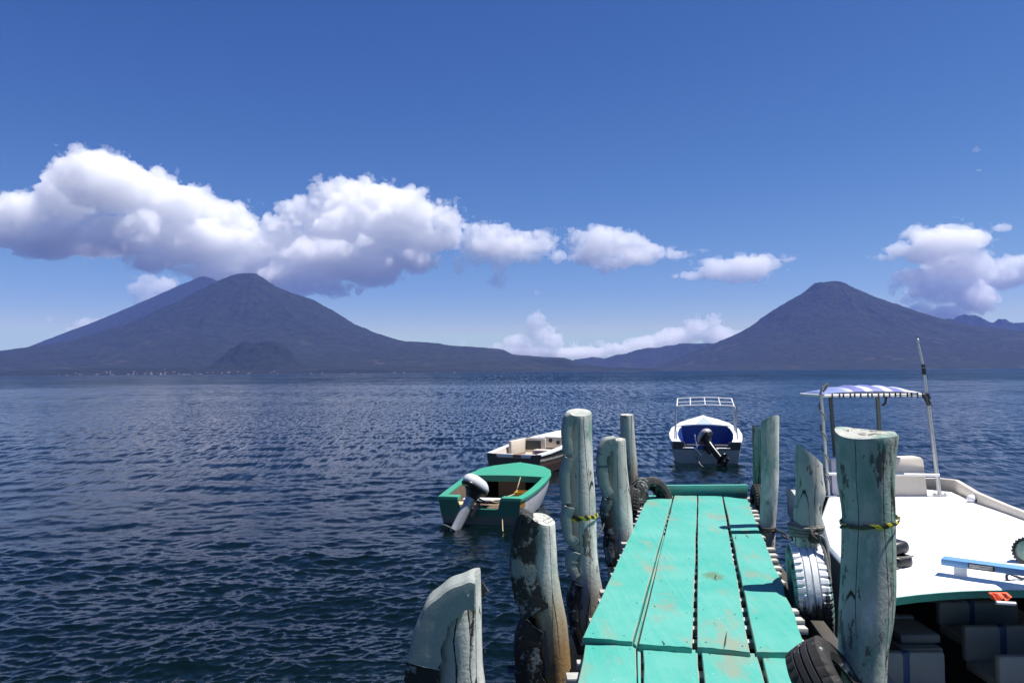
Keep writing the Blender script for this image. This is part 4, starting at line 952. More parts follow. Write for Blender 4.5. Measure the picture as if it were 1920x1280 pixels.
# big white passenger boat ----------------------------------------------------
RZ = 1.40
def passenger_boat():
    base = on_z(1750, 1000, 0.0); base = Vector((3.6, 6.8, 0))
    root = thing("passenger_boat", base, "large white passenger boat with broad flat roof and sun canopy, right of the dock", "boat", "boats moored near the dock")
    D = lambda x, y, z=RZ: on_z(x, y, z)
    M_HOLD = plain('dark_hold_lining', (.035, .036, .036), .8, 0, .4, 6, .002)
    O = [(1.98, 2.4), (2.20, 4.4), (2.52, 5.95), (2.90, 7.55), (3.30, 9.05), (3.75, 9.42), (4.60, 9.52), (5.36, 9.30), (5.18, 8.35), (4.98, 7.33), (4.66, 5.1), (4.25, 2.4)]
    c = Vector((3.6, 6.2, 0))
    def ring(z, k, dz=None): return [Vector((c.x + (x - c.x) * k, c.y + (y - c.y) * k, z if dz is None else dz(x, y))) for x, y in O]
    top = lambda x, y: (0.6 if y < 4.9 else 1.33) + max(0, y - 8.6) * (0.16 if x < 4 else 0.05)
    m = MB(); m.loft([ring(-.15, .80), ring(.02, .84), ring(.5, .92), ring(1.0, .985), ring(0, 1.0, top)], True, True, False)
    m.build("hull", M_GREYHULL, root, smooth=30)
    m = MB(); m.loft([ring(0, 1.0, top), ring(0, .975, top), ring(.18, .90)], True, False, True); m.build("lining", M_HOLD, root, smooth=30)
    # roof
    near = [D(1650, 1123), D(1677, 1118.5), D(1720, 1113), D(1763, 1109), D(1800, 1106.5), D(1837, 1105), D(1880, 1104.5), D(1920, 1104.5), Vector((3.9, 5.12, RZ)), Vector((4.50, 5.2, RZ))]
    far = [D(1795, 928), D(1784, 922.5), D(1727, 916.5), D(1686, 917), D(1620, 923), D(1554, 930)]
    left = [D(1538, 974), D(1553, 1030), D(1578, 1057)]
    out = near + [D(1920, 979), D(1860, 954)] + far + left
    m = MB(); n = len(out)
    def inset(pts, d):
        cc = sum(pts, Vector()) / len(pts); return [p + (cc - p).normalized() * d for p in pts]
    up = Vector((0, 0, 1))
    cc = sum(out, Vector()) / n
    crown = lambda p: up * (0.02 * max(0, 1 - ((p - cc).length / 3.2) ** 2))
    m.loft([[p - up * .006 for p in out], [p.lerp(cc, .003) + up * .004 for p in out], [p.lerp(cc, .02) + up * .008 + crown(p) for p in out], [p.lerp(cc, .25) + up * .012 + crown(p) for p in out], [p.lerp(cc, .7) + up * .03 for p in out]], True, False, True)
    m.loft([[p - up * .006 for p in out], [p - up * .03 for p in inset(out, .02)]], True, False, True)
    m.build("roof", M_WHITE, root, smooth=40)
    m = MB(); e = near
    m.loft([[p - up * .052 + Vector((0, -.008, 0)), p - up * .004 + Vector((0, -.010, 0)), p - up * .004 + Vector((0, .02, 0)), p - up * .052 + Vector((0, .02, 0))] for p in e], True, True, True); m.build("roof_trim", M_TRIM, root, smooth=40)
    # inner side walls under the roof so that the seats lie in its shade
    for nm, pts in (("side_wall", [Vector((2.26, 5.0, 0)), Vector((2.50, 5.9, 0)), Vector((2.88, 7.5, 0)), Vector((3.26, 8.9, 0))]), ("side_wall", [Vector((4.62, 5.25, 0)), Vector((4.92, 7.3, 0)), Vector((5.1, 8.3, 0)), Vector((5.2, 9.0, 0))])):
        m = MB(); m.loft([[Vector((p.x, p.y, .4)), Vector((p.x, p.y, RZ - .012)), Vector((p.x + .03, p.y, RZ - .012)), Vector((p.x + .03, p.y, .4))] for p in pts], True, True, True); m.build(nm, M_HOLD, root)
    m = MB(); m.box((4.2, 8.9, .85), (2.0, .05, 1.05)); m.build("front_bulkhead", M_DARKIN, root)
    # bow bulwark
    bl = [D(1727, 912, RZ), D(1757, 915, RZ), D(1789, 921, RZ), D(1826, 944, RZ), D(1880, 964, RZ), D(1935, 985, RZ)]
    hh = [.10, .12, .135, .125, .10, .09]
    m = MB(); rings = []
    for i, p in enumerate(bl):
        t = (bl[min(i + 1, 5)] - bl[max(i - 1, 0)]); t.z = 0; t.normalize(); nn = Vector((-t.y, t.x, 0))
        rings.append([p + up * .0, p + up * hh[i] + nn * .01, p + up * (hh[i] + .008) + nn * .03, p + up * hh[i] + nn * .06, p + nn * .07 - up * .1])
    m.loft(rings, True, True, True); m.build("bulwark", M_CREAM, root, smooth=40)
    m = MB(); rings = []
    for x, y, z in ((1474, 907, 1.52), (1486, 922, 1.50), (1497, 938, 1.47)):
        p = on_z(x, y, z); rings.append([p, p + Vector((.05, .01, .0)), p + Vector((.06, .0, -.35)), p + Vector((0.01, 0, -.35))])
    m.loft(rings, True, True, True); m.build("bulwark", M_GREYHULL, root, smooth=40)
    # console on the roof
    m = MB()
    a, b = D(1553, 932), D(1727, 917)
    def cons(x0, x1, lab, mt, lean):
        q0, q1 = on_y(x0, 925, 9.0), on_y(x1, 920, 9.0); zt1 = on_y(x0, 857, 9.0).z; zt2 = on_y(x1, 855, 9.0).z
        mm = MB(); f = lambda x, y, z: Vector((x, y, z))
        lo = [f(q0.x, 8.86, RZ), f(q1.x, 8.86, RZ), f(q1.x, 9.12, RZ), f(q0.x, 9.12, RZ)]
        mid = [f(q0.x + lean[0] * .6, 8.88, zt1 - .03), f(q1.x - lean[1] * .6, 8.88, zt2 - .03), f(q1.x - lean[1] * .6, 9.10, zt2 - .03), f(q0.x + lean[0] * .6, 9.10, zt1 - .03)]
        tp = [f(q0.x + lean[0], 8.90, zt1), f(q1.x - lean[1], 8.90, zt2), f(q1.x - lean[1], 9.08, zt2), f(q0.x + lean[0], 9.08, zt1)]
        mm.loft([lo, mid, tp], True, True, True); mm.build("console", mt, root)
    cons(1552, 1640, 0, plain("shaded_console_gelcoat", (.50, .48, .56), .4), (.0, .02)); cons(1644, 1727, 0, M_CREAM, (.02, .05))  # one console: lavender colour on the left half stands for its shaded side
    m = MB(); m.box(on_y(1553, 915, 9.25), (.30, .2, .22), None, .02); m.build("dark_box", M_DARKIN, root)  # plain dark box at the hollow by the far left of the roof
    # canopy
    cp = empty("sun_canopy", (0, 0, 0)); cp.parent = root; ORG["sun_canopy"] = base
    Y0, Y1 = 8.85, 9.47
    xl, xr = on_y(1538, 742, Y0).x, on_y(1738, 738, Y0).x; zc = on_y(1620, 741, Y0).z
    M = MatB("blue_white_canopy_cloth"); p = M.pos; s_ = M.sep(p)
    wv = M.math('FRACT', M.math('ADD', M.math('MULTIPLY', s_[0], 4.4), M.math('MULTIPLY', s_[1], 1.1)))
    n = M.noise(p, 5, 4, .6)
    xm = M.ramp(M.math('ADD', M.math('DIVIDE', M.math('SUBTRACT', s_[0], xl), xr - xl), 0.0), [(.22, 1), (.28, 0), (.76, 0), (.84, 1)])
    cl = M.mix(M.ramp(M.math('ADD', wv, M.math('MULTIPLY', n, .25)), [(.66, 0), (.74, 1)]), (.10, .12, .34), (.40, .41, .46))
    edge = M.mix(M.ramp(M.math('DIVIDE', M.math('SUBTRACT', s_[0], xl), xr - xl), [(.4, 0), (.6, 1)]), (.16, .21, .42), (.45, .46, .50))
    clm = M.set(color=M.mix(xm, cl, edge), rough=.6)
    m = MB(); rings = []; nx, ny = 26, 12
    for i in range(nx + 1):
        u = i / nx; row = []
        for j in range(ny + 1):
            v = j / ny
            bulge = .10 * (1 - (2 * u - 1) ** 2) ** .7 * (0.35 + .65 * math.sin(math.pi * min(1, v * 1.05)) ** .6) + .008 * math.sin(u * 40) * math.sin(math.pi * v)
            row.append(Vector((xl + .02 + (xr - xl - .04) * u, Y0 + (Y1 - Y0) * v, zc + .012 + bulge)))
        rings.append(row + [q - Vector((0, 0, .006)) for q in row[::-1]])
    m.loft(rings, True, True, True); m.build("canopy_cloth", clm, cp, smooth=60)
    m = MB()
    m.tube([(xl, Y0, zc), (xr, Y0, zc)], .017, 8); m.tube([(xl, Y1, zc), (xr, Y1, zc)], .015, 8); m.tube([(xl + .01, Y0, zc), (xl + .01, Y1, zc)], .015, 8); m.tube([(xr - .01, Y0, zc), (xr - .01, Y1, zc)], .015, 8)
    m.build("edge_tube", M_WTUBE, cp, smooth=50)
    rg = random.Random(8)
    for i in range(17):
        u = .12 + .85 * i / 16 + rg.uniform(-.01, .01); x = xl + (xr - xl) * u
        m = MB(); m.tube([Vector((x + .01 * math.cos(a), Y0 + .024 * math.cos(a), zc + .024 * math.sin(a))) for a in [2 * math.pi * k / 8 for k in range(9)]], .009, 5); m.build("lashing", M_ROPED, cp)
    m = MB(); m.tube([(xl + .76, Y0, zc - .02), (xl + .74, Y0 - .01, zc - .09), (xl + .71, Y0, zc - .12)], .014, 6); m.build("loose_strap", M_ROPED, cp)
    def pole(a, b, ya, yb, r, mt, nm="pole"):
        mm = MB(); mm.tube([on_y(a[0], a[1], ya), on_y((a[0] + b[0]) / 2, (a[1] + b[1]) / 2, (ya + yb) / 2), on_y(b[0], b[1], yb)], r, 10); return mm.build(nm, mt, cp, smooth=60)
    pole((1554, 931), (1539, 738), 8.85, 8.85, .020, M_STEEL); pl = pole((1762.5, 932), (1738, 738), 8.85, 8.85, .022, M_STEEL)
    pole((1567, 876), (1557, 742), 9.42, 9.42, .024, plain("dark_grey_tube", (.10, .10, .105), .4, .4)); pole((1652, 858), (1645, 740), 9.42, 9.42, .026, plain("grey_green_tube", (.16, .175, .165), .4, .4))
    m = MB()
    for px, py in ((1554, 931), (1762.5, 932)):
        q = on_y(px, py, 8.85); m.box((q.x, 8.85, RZ + .028), (.16, .07, .012), None, .004)
        for d in (-.06, .06): m.tube([(q.x + d, 8.85, RZ + .02), (q.x + d, 8.85, RZ + .05)], .010, 6)
    m.build("pole_foot", M_STEEL, cp)
    m = MB(); m.tube([on_y(1553, 888, 8.83), on_y(1761, 890, 8.83)], .016, 8); m.build("rail", M_WTUBE, cp, smooth=60)
    m = MB(); m.tube(smooth_path([on_y(1738, 742, 8.82), on_y(1735, 712, 8.82), on_y(1731, 690, 8.82), on_y(1728, 672, 8.82), on_y(1724, 656, 8.82), on_y(1721.5, 644, 8.82)], 5), [.014] * 26, 8)
    m.ball(on_y(1721, 639, 8.82), (.016, .016, .028), 10, 8); m.build("mast", M_STEEL, cp, smooth=60)
    for (x0, y0, x1, y1, r) in ((1731.5, 690, 1733, 702, .024), (1735, 738, 1740, 748, .040), (1738, 749, 1743, 759, .026), (1730, 683, 1731.5, 688, .022)):
        m = MB(); m.tube([on_y(x0, y0, 8.82), on_y((x0 + x1) / 2, (y0 + y1) / 2, 8.82), on_y(x1, y1, 8.82)], r, 8); m.build("black_binding", M_BLACK, cp, smooth=50)
    m = MB(); P = []
    for i in range(70):
        t = i / 69; q = on_y(1539 + 13 * t, 745 + 165 * t, 8.85); a = t * 26; P.append(q + Vector((.028 * math.cos(a), .028 * math.sin(a), 0)))
    m.tube(P, .010, 6); m.tube(smooth_path([on_y(1538, 740, 8.84), on_y(1541, 728, 8.84), on_y(1546, 724, 8.84), on_y(1551, 719, 8.84), on_y(1549, 727, 8.84), on_y(1543, 734, 8.84)], 5), .013, 6)
    m.tube(smooth_path([on_y(1551, 900, 8.80), on_y(1550, 915, 8.80), on_y(1546, 927, 8.80), on_y(1541, 934, 8.80)], 5), .008, 6)
    m.build("wound_rope", M_ROPE, cp)
    # seats under the roof
    def seat(x0, x1, ytop, ybot, zt_, stripe):
        a = on_z(x0, ytop, zt_); b = on_z(x1, ytop, zt_); Y = (a.y + b.y) / 2
        d = ray((x0 + x1) / 2, ybot); zb = EYE.z + d.z / d.y * Y; h = zt_ - zb
        t = thing("bench_seat", Vector(((a.x + b.x) / 2, Y, zb)), "grey vinyl seat back with a dark blue stripe under the white roof", "seat", "seats under the boat roof") if False else None
        return a, b, Y, zb
    for x0, x1, yt, yb, zt_, s0, s1 in ((1755, 1907, 1125.5, 1170, .92, 1808, 1826), (1803, 1960, 1171, 1238, .88, 1864, 1886), (1866, 2040, 1226, 1300, .86, 1935, 1960), (1640, 1769, 1219, 1300, .86, 1683, 1705), (1640, 1716, 1166, 1183, .80, 0, 0), (1640, 1712, 1152, 1160, .84, 0, 0)):
        a, b, Y, zb = seat(x0, x1, yt, yb, zt_, None)
        e = empty("bench_seat", (0, 0, 0)); e.parent = root; ORG[e.name] = base
        m = MB(); m.box(((a.x + b.x) / 2, Y, (zt_ + zb) / 2), (b.x - a.x, .07, zt_ - zb), None, .025); m.build("seat_back", M_SEAT, e, smooth=40)
        m = MB(); m.box(((a.x + b.x) / 2, Y - .22, zb - .02), (b.x - a.x, .40, .07), None, .02); m.build("cushion", M_SEAT, e, smooth=40)
        if s0:
            p, q = on_z(s0, yt, zt_), on_z(s1, yt, zt_)
            m = MB(); m.box(((p.x + q.x) / 2, Y, (zt_ + zb) / 2), (q.x - p.x, .076, zt_ - zb + .006), None, .025); m.build("stripe", M_SEATB, e, smooth=40)
    # things lying on the roof
    q = on_y(1690, 1068, 6.3); f0 = D(1688, 1066)
    t = thing("boat_fender", f0, "black rubber block fender with strap on the white roof beside the thick teal post", "fender")
    m = MB(); m.box(f0 + Vector((-.03, 0, .055)), (.20, .15, .10), Matrix.Rotation(.3, 3, 'Z') @ Matrix.Rotation(-.12, 3, 'Y'), .035); m.box(f0 + Vector((-.045, .01, .155)), (.20, .15, .10), Matrix.Rotation(.3, 3, 'Z') @ Matrix.Rotation(-.1, 3, 'Y'), .04); m.build("block", M_BLACK, t, smooth=50)
    m = MB(); m.tube([f0 + Vector((.07, -.05, .105)), f0 + Vector((.0, -.09, .105)), f0 + Vector((-.12, -.06, .10)), f0 + Vector((-.09, -.11, .04)), f0 + Vector((-.06, -.13, .01))], .008, 6); m.build("strap", M_ROPE, t)
    b0, b1 = on_z(1766, 1069, RZ + .0), on_z(1965, 1092, RZ)
    zb = RZ + .10; p0, p1 = on_z(1767, 1050, zb + .02), on_z(1980, 1078, zb + .02)
    t = thing("blue_board", Vector((p0.x, p0.y, RZ)), "light blue board raised on a white block above the roof, with a small white plate", "board")
    d = p1 - p0; ang = math.atan2(d.y, d.x); Rb = Matrix.Rotation(ang, 3, 'Z')
    m = MB(); m.box((p0 + p1) / 2, (d.length, .11, .045), Rb, .006); m.build("board", M_BLUE, t)
    m = MB(); q = p0 + d * .17; m.box((q.x, q.y, RZ + .055), (.075, .06, .10), Rb, .004); m.build("block", M_WHITE, t)
    fr = Rb @ Vector((0, -1, 0)); q = p0 + d * .37
    m = MB(); m.box(q + fr * .058, (.155, .006, .040), Rb, .002); m.build("plate_rim", M_BLACK, t)
    m = MB(); m.box(q + fr * .062, (.140, .006, .024), Rb, .002); m.build("name_plate", plain("scratched_white_plate", (.55, .55, .52), .4, 0, .8, 60, .001, (.12, .12, .12)), t)
    l0 = on_y(1926, 1033, 5.75)
    t = thing("spotlight", l0, "round black rimmed spotlight with greenish glass at the right edge of the white roof", "lamp")
    ax = Vector((-.35, -.93, .12)).normalized(); u = ax.orthogonal().normalized(); v = ax.cross(u)
    def disc(r, k, n=24): return [l0 + ax * k + u * r * math.cos(2 * math.pi * j / n) + v * r * math.sin(2 * math.pi * j / n) for j in range(n)]
    m = MB(); m.loft([disc(.05, -.10), disc(.085, -.04), disc(.098, 0), disc(.098, .025), disc(.082, .03), disc(.080, .012)], True, True, False)
    for j in range(24):
        p = l0 + ax * .01 + u * .098 * math.cos(2 * math.pi * j / 24) + v * .098 * math.sin(2 * math.pi * j / 24); m.ball(p, .009, 6, 4)
    m.build("housing", M_BLACK, t, smooth=50)
    m = MB(); m.loft([disc(.082, .013), disc(.05, .022), disc(.01, .026)], True, False, True); m.build("lens", M_GLASSG, t, smooth=60)
    m = MB(); m.tube([l0 + Vector((0, .03, -.09)), Vector((l0.x, l0.y + .03, RZ + .01))], .018, 8); m.build("stem", M_BLACK, t)
    m = MB(); c0 = D(1912, 1086, RZ + .03)
    m.tube(smooth_path([l0 + Vector((-.05, .02, -.05)), l0 + Vector((-.07, -.1, -.12)), c0 + Vector((.04, .02, .0)), c0 + Vector((-.06, .02, .035)), c0 + Vector((-.085, 0, .0)), c0 + Vector((-.04, -.02, -.02)), c0 + Vector((.06, -.01, -.01)), c0 + Vector((.10, .02, .02)), c0 + Vector((.02, .03, .04)), c0 + Vector((-.05, .01, .03))], 6), .009, 7); m.build("cable", M_BLACK, t)
    w0 = D(1824, 944)
    t = thing("horn", w0, "small white dome horn with a dark mouth beside the far bulwark of the roof", "horn")
    m = MB(); m.ball(w0 + Vector((0, 0, .05)), (.06, .06, .05), 16, 10); m.build("dome", M_WHITE, t, smooth=60)
    m = MB(); m.ball(w0 + Vector((.012, -.052, .045)), (.024, .014, .02), 10, 8); m.build("mouth", M_BLACK, t, smooth=60)
    v0 = on_y(1866, 1118, 5.06)
    m = MB(); rings = []
    for i in range(9):
        u_ = i / 8; x = on_y(1856 + 34 * u_, 1111, 5.06).x; dp = .034 + .012 * math.sin(u_ * 9) - (.03 if u_ < .1 else 0)
        rings.append([Vector((x, 5.055 + .012 * math.sin(u_ * 14), on_y(1870, 1111, 5.06).z)), Vector((x + .01, 5.04 + .012 * math.sin(u_ * 11 + 1), on_y(1870, 1111, 5.06).z - dp * .5)), Vector((x + .02 * math.sin(u_ * 5), 5.03, on_y(1870, 1111, 5.06).z - dp)), Vector((x, 5.075, on_y(1870, 1111, 5.06).z - dp * .9)), Vector((x, 5.075, on_y(1870, 1111, 5.06).z))])
    m.loft(rings, True, True, True); tag(m.build("life_vest", M_ORANGE, None, v0, smooth=60), "crumpled orange life vest tucked under the near edge of the white roof", "life vest")
    m = MB(); m.tube([on_y(1868, 1129, 5.02), on_y(1904, 1131, 5.02)], .011, 8); tag(m.build("short_tube", M_WHITE, None, on_y(1886, 1130, 5.02)), "short white tube below the orange life vest", "tube")
passenger_boat()

# ------------------------------------------------------------------ village on the far shore
def village():
    rng = random.Random(77)
    walls = [plain("white_house_wall", (.50, .49, .46), .8), plain("pale_house_wall", (.30, .27, .23), .8), plain("brick_house_wall", (.30, .19, .14), .8)]
    roofs = [plain("tin_roof", (.36, .36, .37), .6), plain("rusty_tin_roof", (.28, .16, .11), .6)]
    lab = "small pale house among the trees on the far left shore"
    spots = [(rng.choice([rng.gauss(225, 55), rng.gauss(310, 30), rng.uniform(100, 520)]), rng.uniform(0, 1)) for _ in range(58)] + [(rng.uniform(560, 860), .05) for _ in range(8)]
    for i, (px, k) in enumerate(spots):
        hx = np.interp(px, [-420, -100, 60, 160, 300, 400, 520, 700, 900, 1000], [701, 698, 695, 692, 690.5, 692.5, 695, 695.5, 695, 697])
        tt = 0.06 + 0.8 * k * rng.random(); top = (hor(px) - hx) * 7700 / FPX + 2.87
        Yp = 7700 - 520 * (1 - tt); z0 = max(1.2, top * tt ** 1.15 - 1); x = (px - 960) * Yp / FPX
        w, d, h = rng.uniform(7, 17), rng.uniform(7, 12), rng.uniform(3.5, 6.5)
        t = thing("village_house", Vector((x, Yp, z0 - 3)), lab, "house", "village houses on the far shore")
        a = rng.uniform(-.6, .6); R_ = Matrix.Rotation(a, 3, 'Z'); W = lambda x_, y_, z_: Vector((x, Yp, z0)) + R_ @ Vector((x_, y_, z_))
        m = MB(); m.box((x, Yp, z0 + h / 2 - 1.5), (w, d, h + 3), R_); m.build("wall", rng.choice(walls), t, smooth=0)
        m = MB(); e = .6; rg = h + rng.uniform(1, 3)
        m.loft([[W(-w / 2 - e, -d / 2 - e, h - .1), W(-w / 2 - e, 0, rg), W(-w / 2 - e, d / 2 + e, h - .1)], [W(w / 2 + e, -d / 2 - e, h - .1), W(w / 2 + e, 0, rg), W(w / 2 + e, d / 2 + e, h - .1)]], True, True, True)
        m.build("roof", rng.choice(roofs), t, smooth=0)
village()

# ------------------------------------------------------------------ clouds (real volumes far behind the mountains)
def surface_nets(F, org, vox):
    ins = F > 0
    nx, ny, nz = F.shape
    P = np.zeros((nx - 1, ny - 1, nz - 1, 3), np.float32); C = np.zeros((nx - 1, ny - 1, nz - 1), np.float32)
    cs = [(i, j, k) for i in (0, 1) for j in (0, 1) for k in (0, 1)]
    sl = lambda c: (slice(c[0], nx - 1 + c[0]), slice(c[1], ny - 1 + c[1]), slice(c[2], nz - 1 + c[2]))
    for a in cs:
        for d in range(3):
            if a[d]: continue
            b = tuple(1 if q == d else a[q] for q in range(3))
            fa, fb = F[sl(a)], F[sl(b)]
            m = (fa > 0) != (fb > 0)
            t = np.where(m, fa / np.where(m, fa - fb, 1), 0)
            for q in range(3): P[..., q] += np.where(m, a[q] + (t if q == d else 0), 0)
            C += m
    act = C > 0
    P[act] /= C[act][:, None]
    idx = np.full(act.shape, -1, np.int64); idx[act] = np.arange(act.sum())
    ijk = np.argwhere(act)
    V = (ijk + P[act]) * vox + org
    Q = []
    for d in range(3):
        e, f = [(1, 2), (2, 0), (0, 1)][d]
        lo = [slice(1, -1)] * 3; lo[d] = slice(0, -1); hi = list(lo); hi[d] = slice(1, None)
        m = ins[tuple(lo)] != ins[tuple(hi)]
        w = np.argwhere(m); base = w.copy()
        for q in range(3):
            if q != d: base[:, q] += 1
        sgn = ins[tuple(base.T)]
        def cell(de, df):
            c = base.copy(); c[:, e] += de; c[:, f] += df
            return idx[tuple(c.T)]
        q4 = np.stack([cell(-1, -1), cell(0, -1), cell(0, 0), cell(-1, 0)], -1)
        q4[~sgn] = q4[~sgn][:, ::-1]
        Q.append(q4)
    return V, np.concatenate(Q)
def cloud_material(name, dens, color=(1, 1, 1), aniso=0.0):
    m = bpy.data.materials.new(name); m.use_nodes = True; n = m.node_tree.nodes; l = m.node_tree.links
    for x in list(n): n.remove(x)
    o = n.new('ShaderNodeOutputMaterial'); v = n.new('ShaderNodeVolumePrincipled'); l.new(v.outputs[0], o.inputs['Volume'])
    v.inputs['Color'].default_value = (*color, 1); v.inputs['Density'].default_value = dens; v.inputs['Anisotropy'].default_value = aniso
    return m
M_CLOUD = cloud_material("cumulus_cloud", 0.0029, aniso=0.3); M_CLOUDB = cloud_material("sunlit_cloud", 0.0021, aniso=0.2); M_VEIL = cloud_material("cloud_veil", 0.0011); M_WISP = cloud_material("thin_cloud", 0.0011)
def cloud_field(E, vox, seed, amp, fine, shift):
    mrg = 7 * vox + 150
    lo = (E[:, :3] - E[:, 3:]).min(0) - mrg; hi = (E[:, :3] + E[:, 3:]).max(0) + mrg
    n = np.ceil((hi - lo) / vox).astype(int) + 1
    F = np.full(n, -1e3, np.float32)
    ax = [lo[d] + vox * np.arange(n[d]) for d in range(3)]
    for e in E:
        i0 = [max(0, int((e[d] - e[3 + d] - 300 - lo[d]) / vox)) for d in range(3)]
        i1 = [min(n[d], int((e[d] + e[3 + d] + 300 - lo[d]) / vox) + 2) for d in range(3)]
        g = [((ax[d][i0[d]:i1[d]] - e[d]) / e[3 + d]) ** 2 for d in range(3)]
        v = (1 - np.sqrt(g[0][:, None, None] + g[1][None, :, None] + g[2][None, None, :])) * min(e[3:])
        sub = F[i0[0]:i1[0], i0[1]:i1[1], i0[2]:i1[2]]
        k = 30.0                                          # soft union
        hh = np.clip(0.5 + 0.5 * (v - sub) / k, 0, 1)
        sub[...] = np.where(sub < -900, v, sub * (1 - hh) + v * hh + k * hh * (1 - hh))
    F += shift
    band = np.abs(F) < 420
    w = np.argwhere(band) * vox + lo
    nf = NoiseField(seed + 100)
    d = 0.8 * nf.fbm((w[:, 0] / 560, w[:, 1] / 560, w[:, 2] / 420), 2, 0.5)
    d -= fine * (nf.fbm((w[:, 0] / 290 + 9, w[:, 1] / 290, w[:, 2] / 250), 4, 0.7, ridged=True) - 0.1)
    d -= 0.18 * nf.fbm((w[:, 0] / 95 + 3, w[:, 1] / 95, w[:, 2] / 85), 2, 0.6, ridged=True)
    F[band] += (amp * d).astype(np.float32)
    F[[0, -1]] = -50; F[:, [0, -1]] = -50; F[:, :, [0, -1]] = -50
    return surface_nets(F, lo, vox)
def cloud(label, D, blobs, seed, vox=25.0, mat=None, kids=7, rough=1.0, group=None, depth=0.5, veil=True):
    """blobs: (photo x, photo y, half width, half height), built as ellipsoids of that size D metres ahead."""
    rng = np.random.default_rng(seed); s = D / FPX
    el = []
    for bx, by, rx, rz in blobs:
        c = on_y(bx, by, D); rx, rz = rx * s, rz * s; ry = max(rx, rz) * depth * rng.uniform(0.75, 1.1)
        oy = rng.uniform(-0.6, 0.6) * ry
        el.append((c.x, D + oy, c.z, rx, ry, rz))
        def kid(cx, cy, cz, ax, ay, az, lev):
            for _ in range(kids if lev == 0 else 5):
                v = rng.normal(size=3); v /= np.linalg.norm(v); v[2] = abs(v[2]) - 0.22; v[1] -= 0.3
                v /= np.linalg.norm(v)
                r = rng.uniform(0.24, 0.44) * (ax * ay * az) ** (1 / 3)
                q = (cx + v[0] * ax * 0.86, cy + v[1] * ay * 0.86, cz + v[2] * az * 0.86)
                if r < 1.6 * vox: continue
                el.append((*q, r, r, r * 0.9))
                if lev < 1: kid(*q, r, r, r * 0.9, lev + 1)
        kid(*el[-1], 0)
    E = np.array(el)
    V, Q = cloud_field(E, vox, seed, 170 * rough, 0.85, -8.0 * rough)
    o = link("cumulus_cloud", np_mesh("cumulus_cloud", V, Q), mat or M_CLOUD)
    tag(o, label, "cloud", group)
    if veil:
        V, Q = cloud_field(E, vox * 1.15, seed + 7, 330 * rough, 1.3, -15.0)
        if len(V): link("veil", np_mesh("veil", V, Q), M_VEIL, o)
    return o
cloud("largest cumulus bank, at the left, with a high white dome and long grey base", 25000,
      [(45, 405, 65, 45), (110, 370, 70, 55), (160, 332, 66, 55), (215, 352, 80, 62), (280, 372, 80, 55), (340, 387, 75, 46), (400, 402, 60, 38), (445, 412, 38, 30),
       (35, 445, 55, 30), (120, 445, 100, 30), (250, 432, 110, 30), (350, 437, 110, 28), (430, 455, 80, 28), (310, 475, 70, 20), (410, 488, 80, 22), (-60, 415, 70, 40), (455, 440, 50, 34), (470, 480, 60, 30), (490, 520, 60, 26), (440, 515, 60, 22), (80, 465, 80, 22), (180, 460, 90, 22), (280, 455, 90, 26), (370, 470, 80, 26), (350, 505, 50, 18), (300, 492, 70, 20), (400, 520, 50, 18)], 31)
cloud("tall white cumulus bank above the right shoulder of the broad left volcano, grey patch below", 24500,
      [(560, 400, 52, 38), (610, 382, 50, 44), (650, 366, 56, 44), (700, 382, 70, 46), (760, 398, 66, 44), (810, 408, 48, 38), (840, 430, 35, 42),
       (530, 430, 50, 38), (530, 460, 66, 32), (620, 450, 90, 38), (720, 450, 90, 40), (800, 450, 60, 34), (560, 500, 90, 24), (650, 500, 100, 24), (740, 488, 60, 22), (600, 528, 60, 20), (680, 430, 90, 45), (750, 440, 70, 40), (620, 415, 70, 45), (700, 520, 60, 22), (560, 545, 50, 16), (620, 545, 60, 16), (530, 520, 60, 26), (680, 505, 90, 28), (770, 490, 60, 26), (480, 500, 50, 26), (640, 480, 110, 34)], 32)
cloud("ragged white cloud with torn lower tail, between the tall bank and the long cloud", 24800,
      [(890, 440, 34, 26), (930, 436, 40, 20), (975, 448, 40, 18), (1020, 450, 28, 24), (900, 478, 30, 26), (940, 490, 34, 22), (990, 482, 36, 16), (935, 525, 22, 18), (858, 500, 16, 24), (1040, 478, 22, 16), (920, 460, 50, 34), (880, 455, 30, 34), (960, 462, 60, 24), (1010, 466, 40, 20)], 33, vox=26, rough=0.75, mat=M_CLOUDB)
cloud("long white cloud tapering to the right above the gap between the volcanoes", 25200,
      [(1085, 450, 34, 28), (1130, 448, 44, 26), (1175, 456, 44, 24), (1220, 470, 40, 16), (1260, 476, 30, 10), (1095, 485, 34, 20), (1140, 488, 50, 18), (1195, 487, 40, 12), (1128, 508, 24, 10), (1120, 468, 60, 28), (1180, 474, 50, 18)], 34, vox=26, rough=0.75, mat=M_CLOUDB)
cloud("lone flat white cloud like a lens, left of the summit of the right cone", 24600,
      [(1300, 517, 38, 10), (1345, 508, 44, 20), (1395, 504, 52, 26), (1440, 494, 40, 20), (1475, 488, 26, 10), (1385, 525, 40, 10), (1330, 492, 26, 10)], 35, vox=26, rough=0.65, mat=M_CLOUDB)
cloud("small thin puff hanging just above the lens shaped cloud", 25400, [(1318, 470, 26, 8), (1340, 474, 14, 8), (1298, 478, 12, 6)], 36, vox=24, rough=0.6, mat=M_VEIL, veil=False)
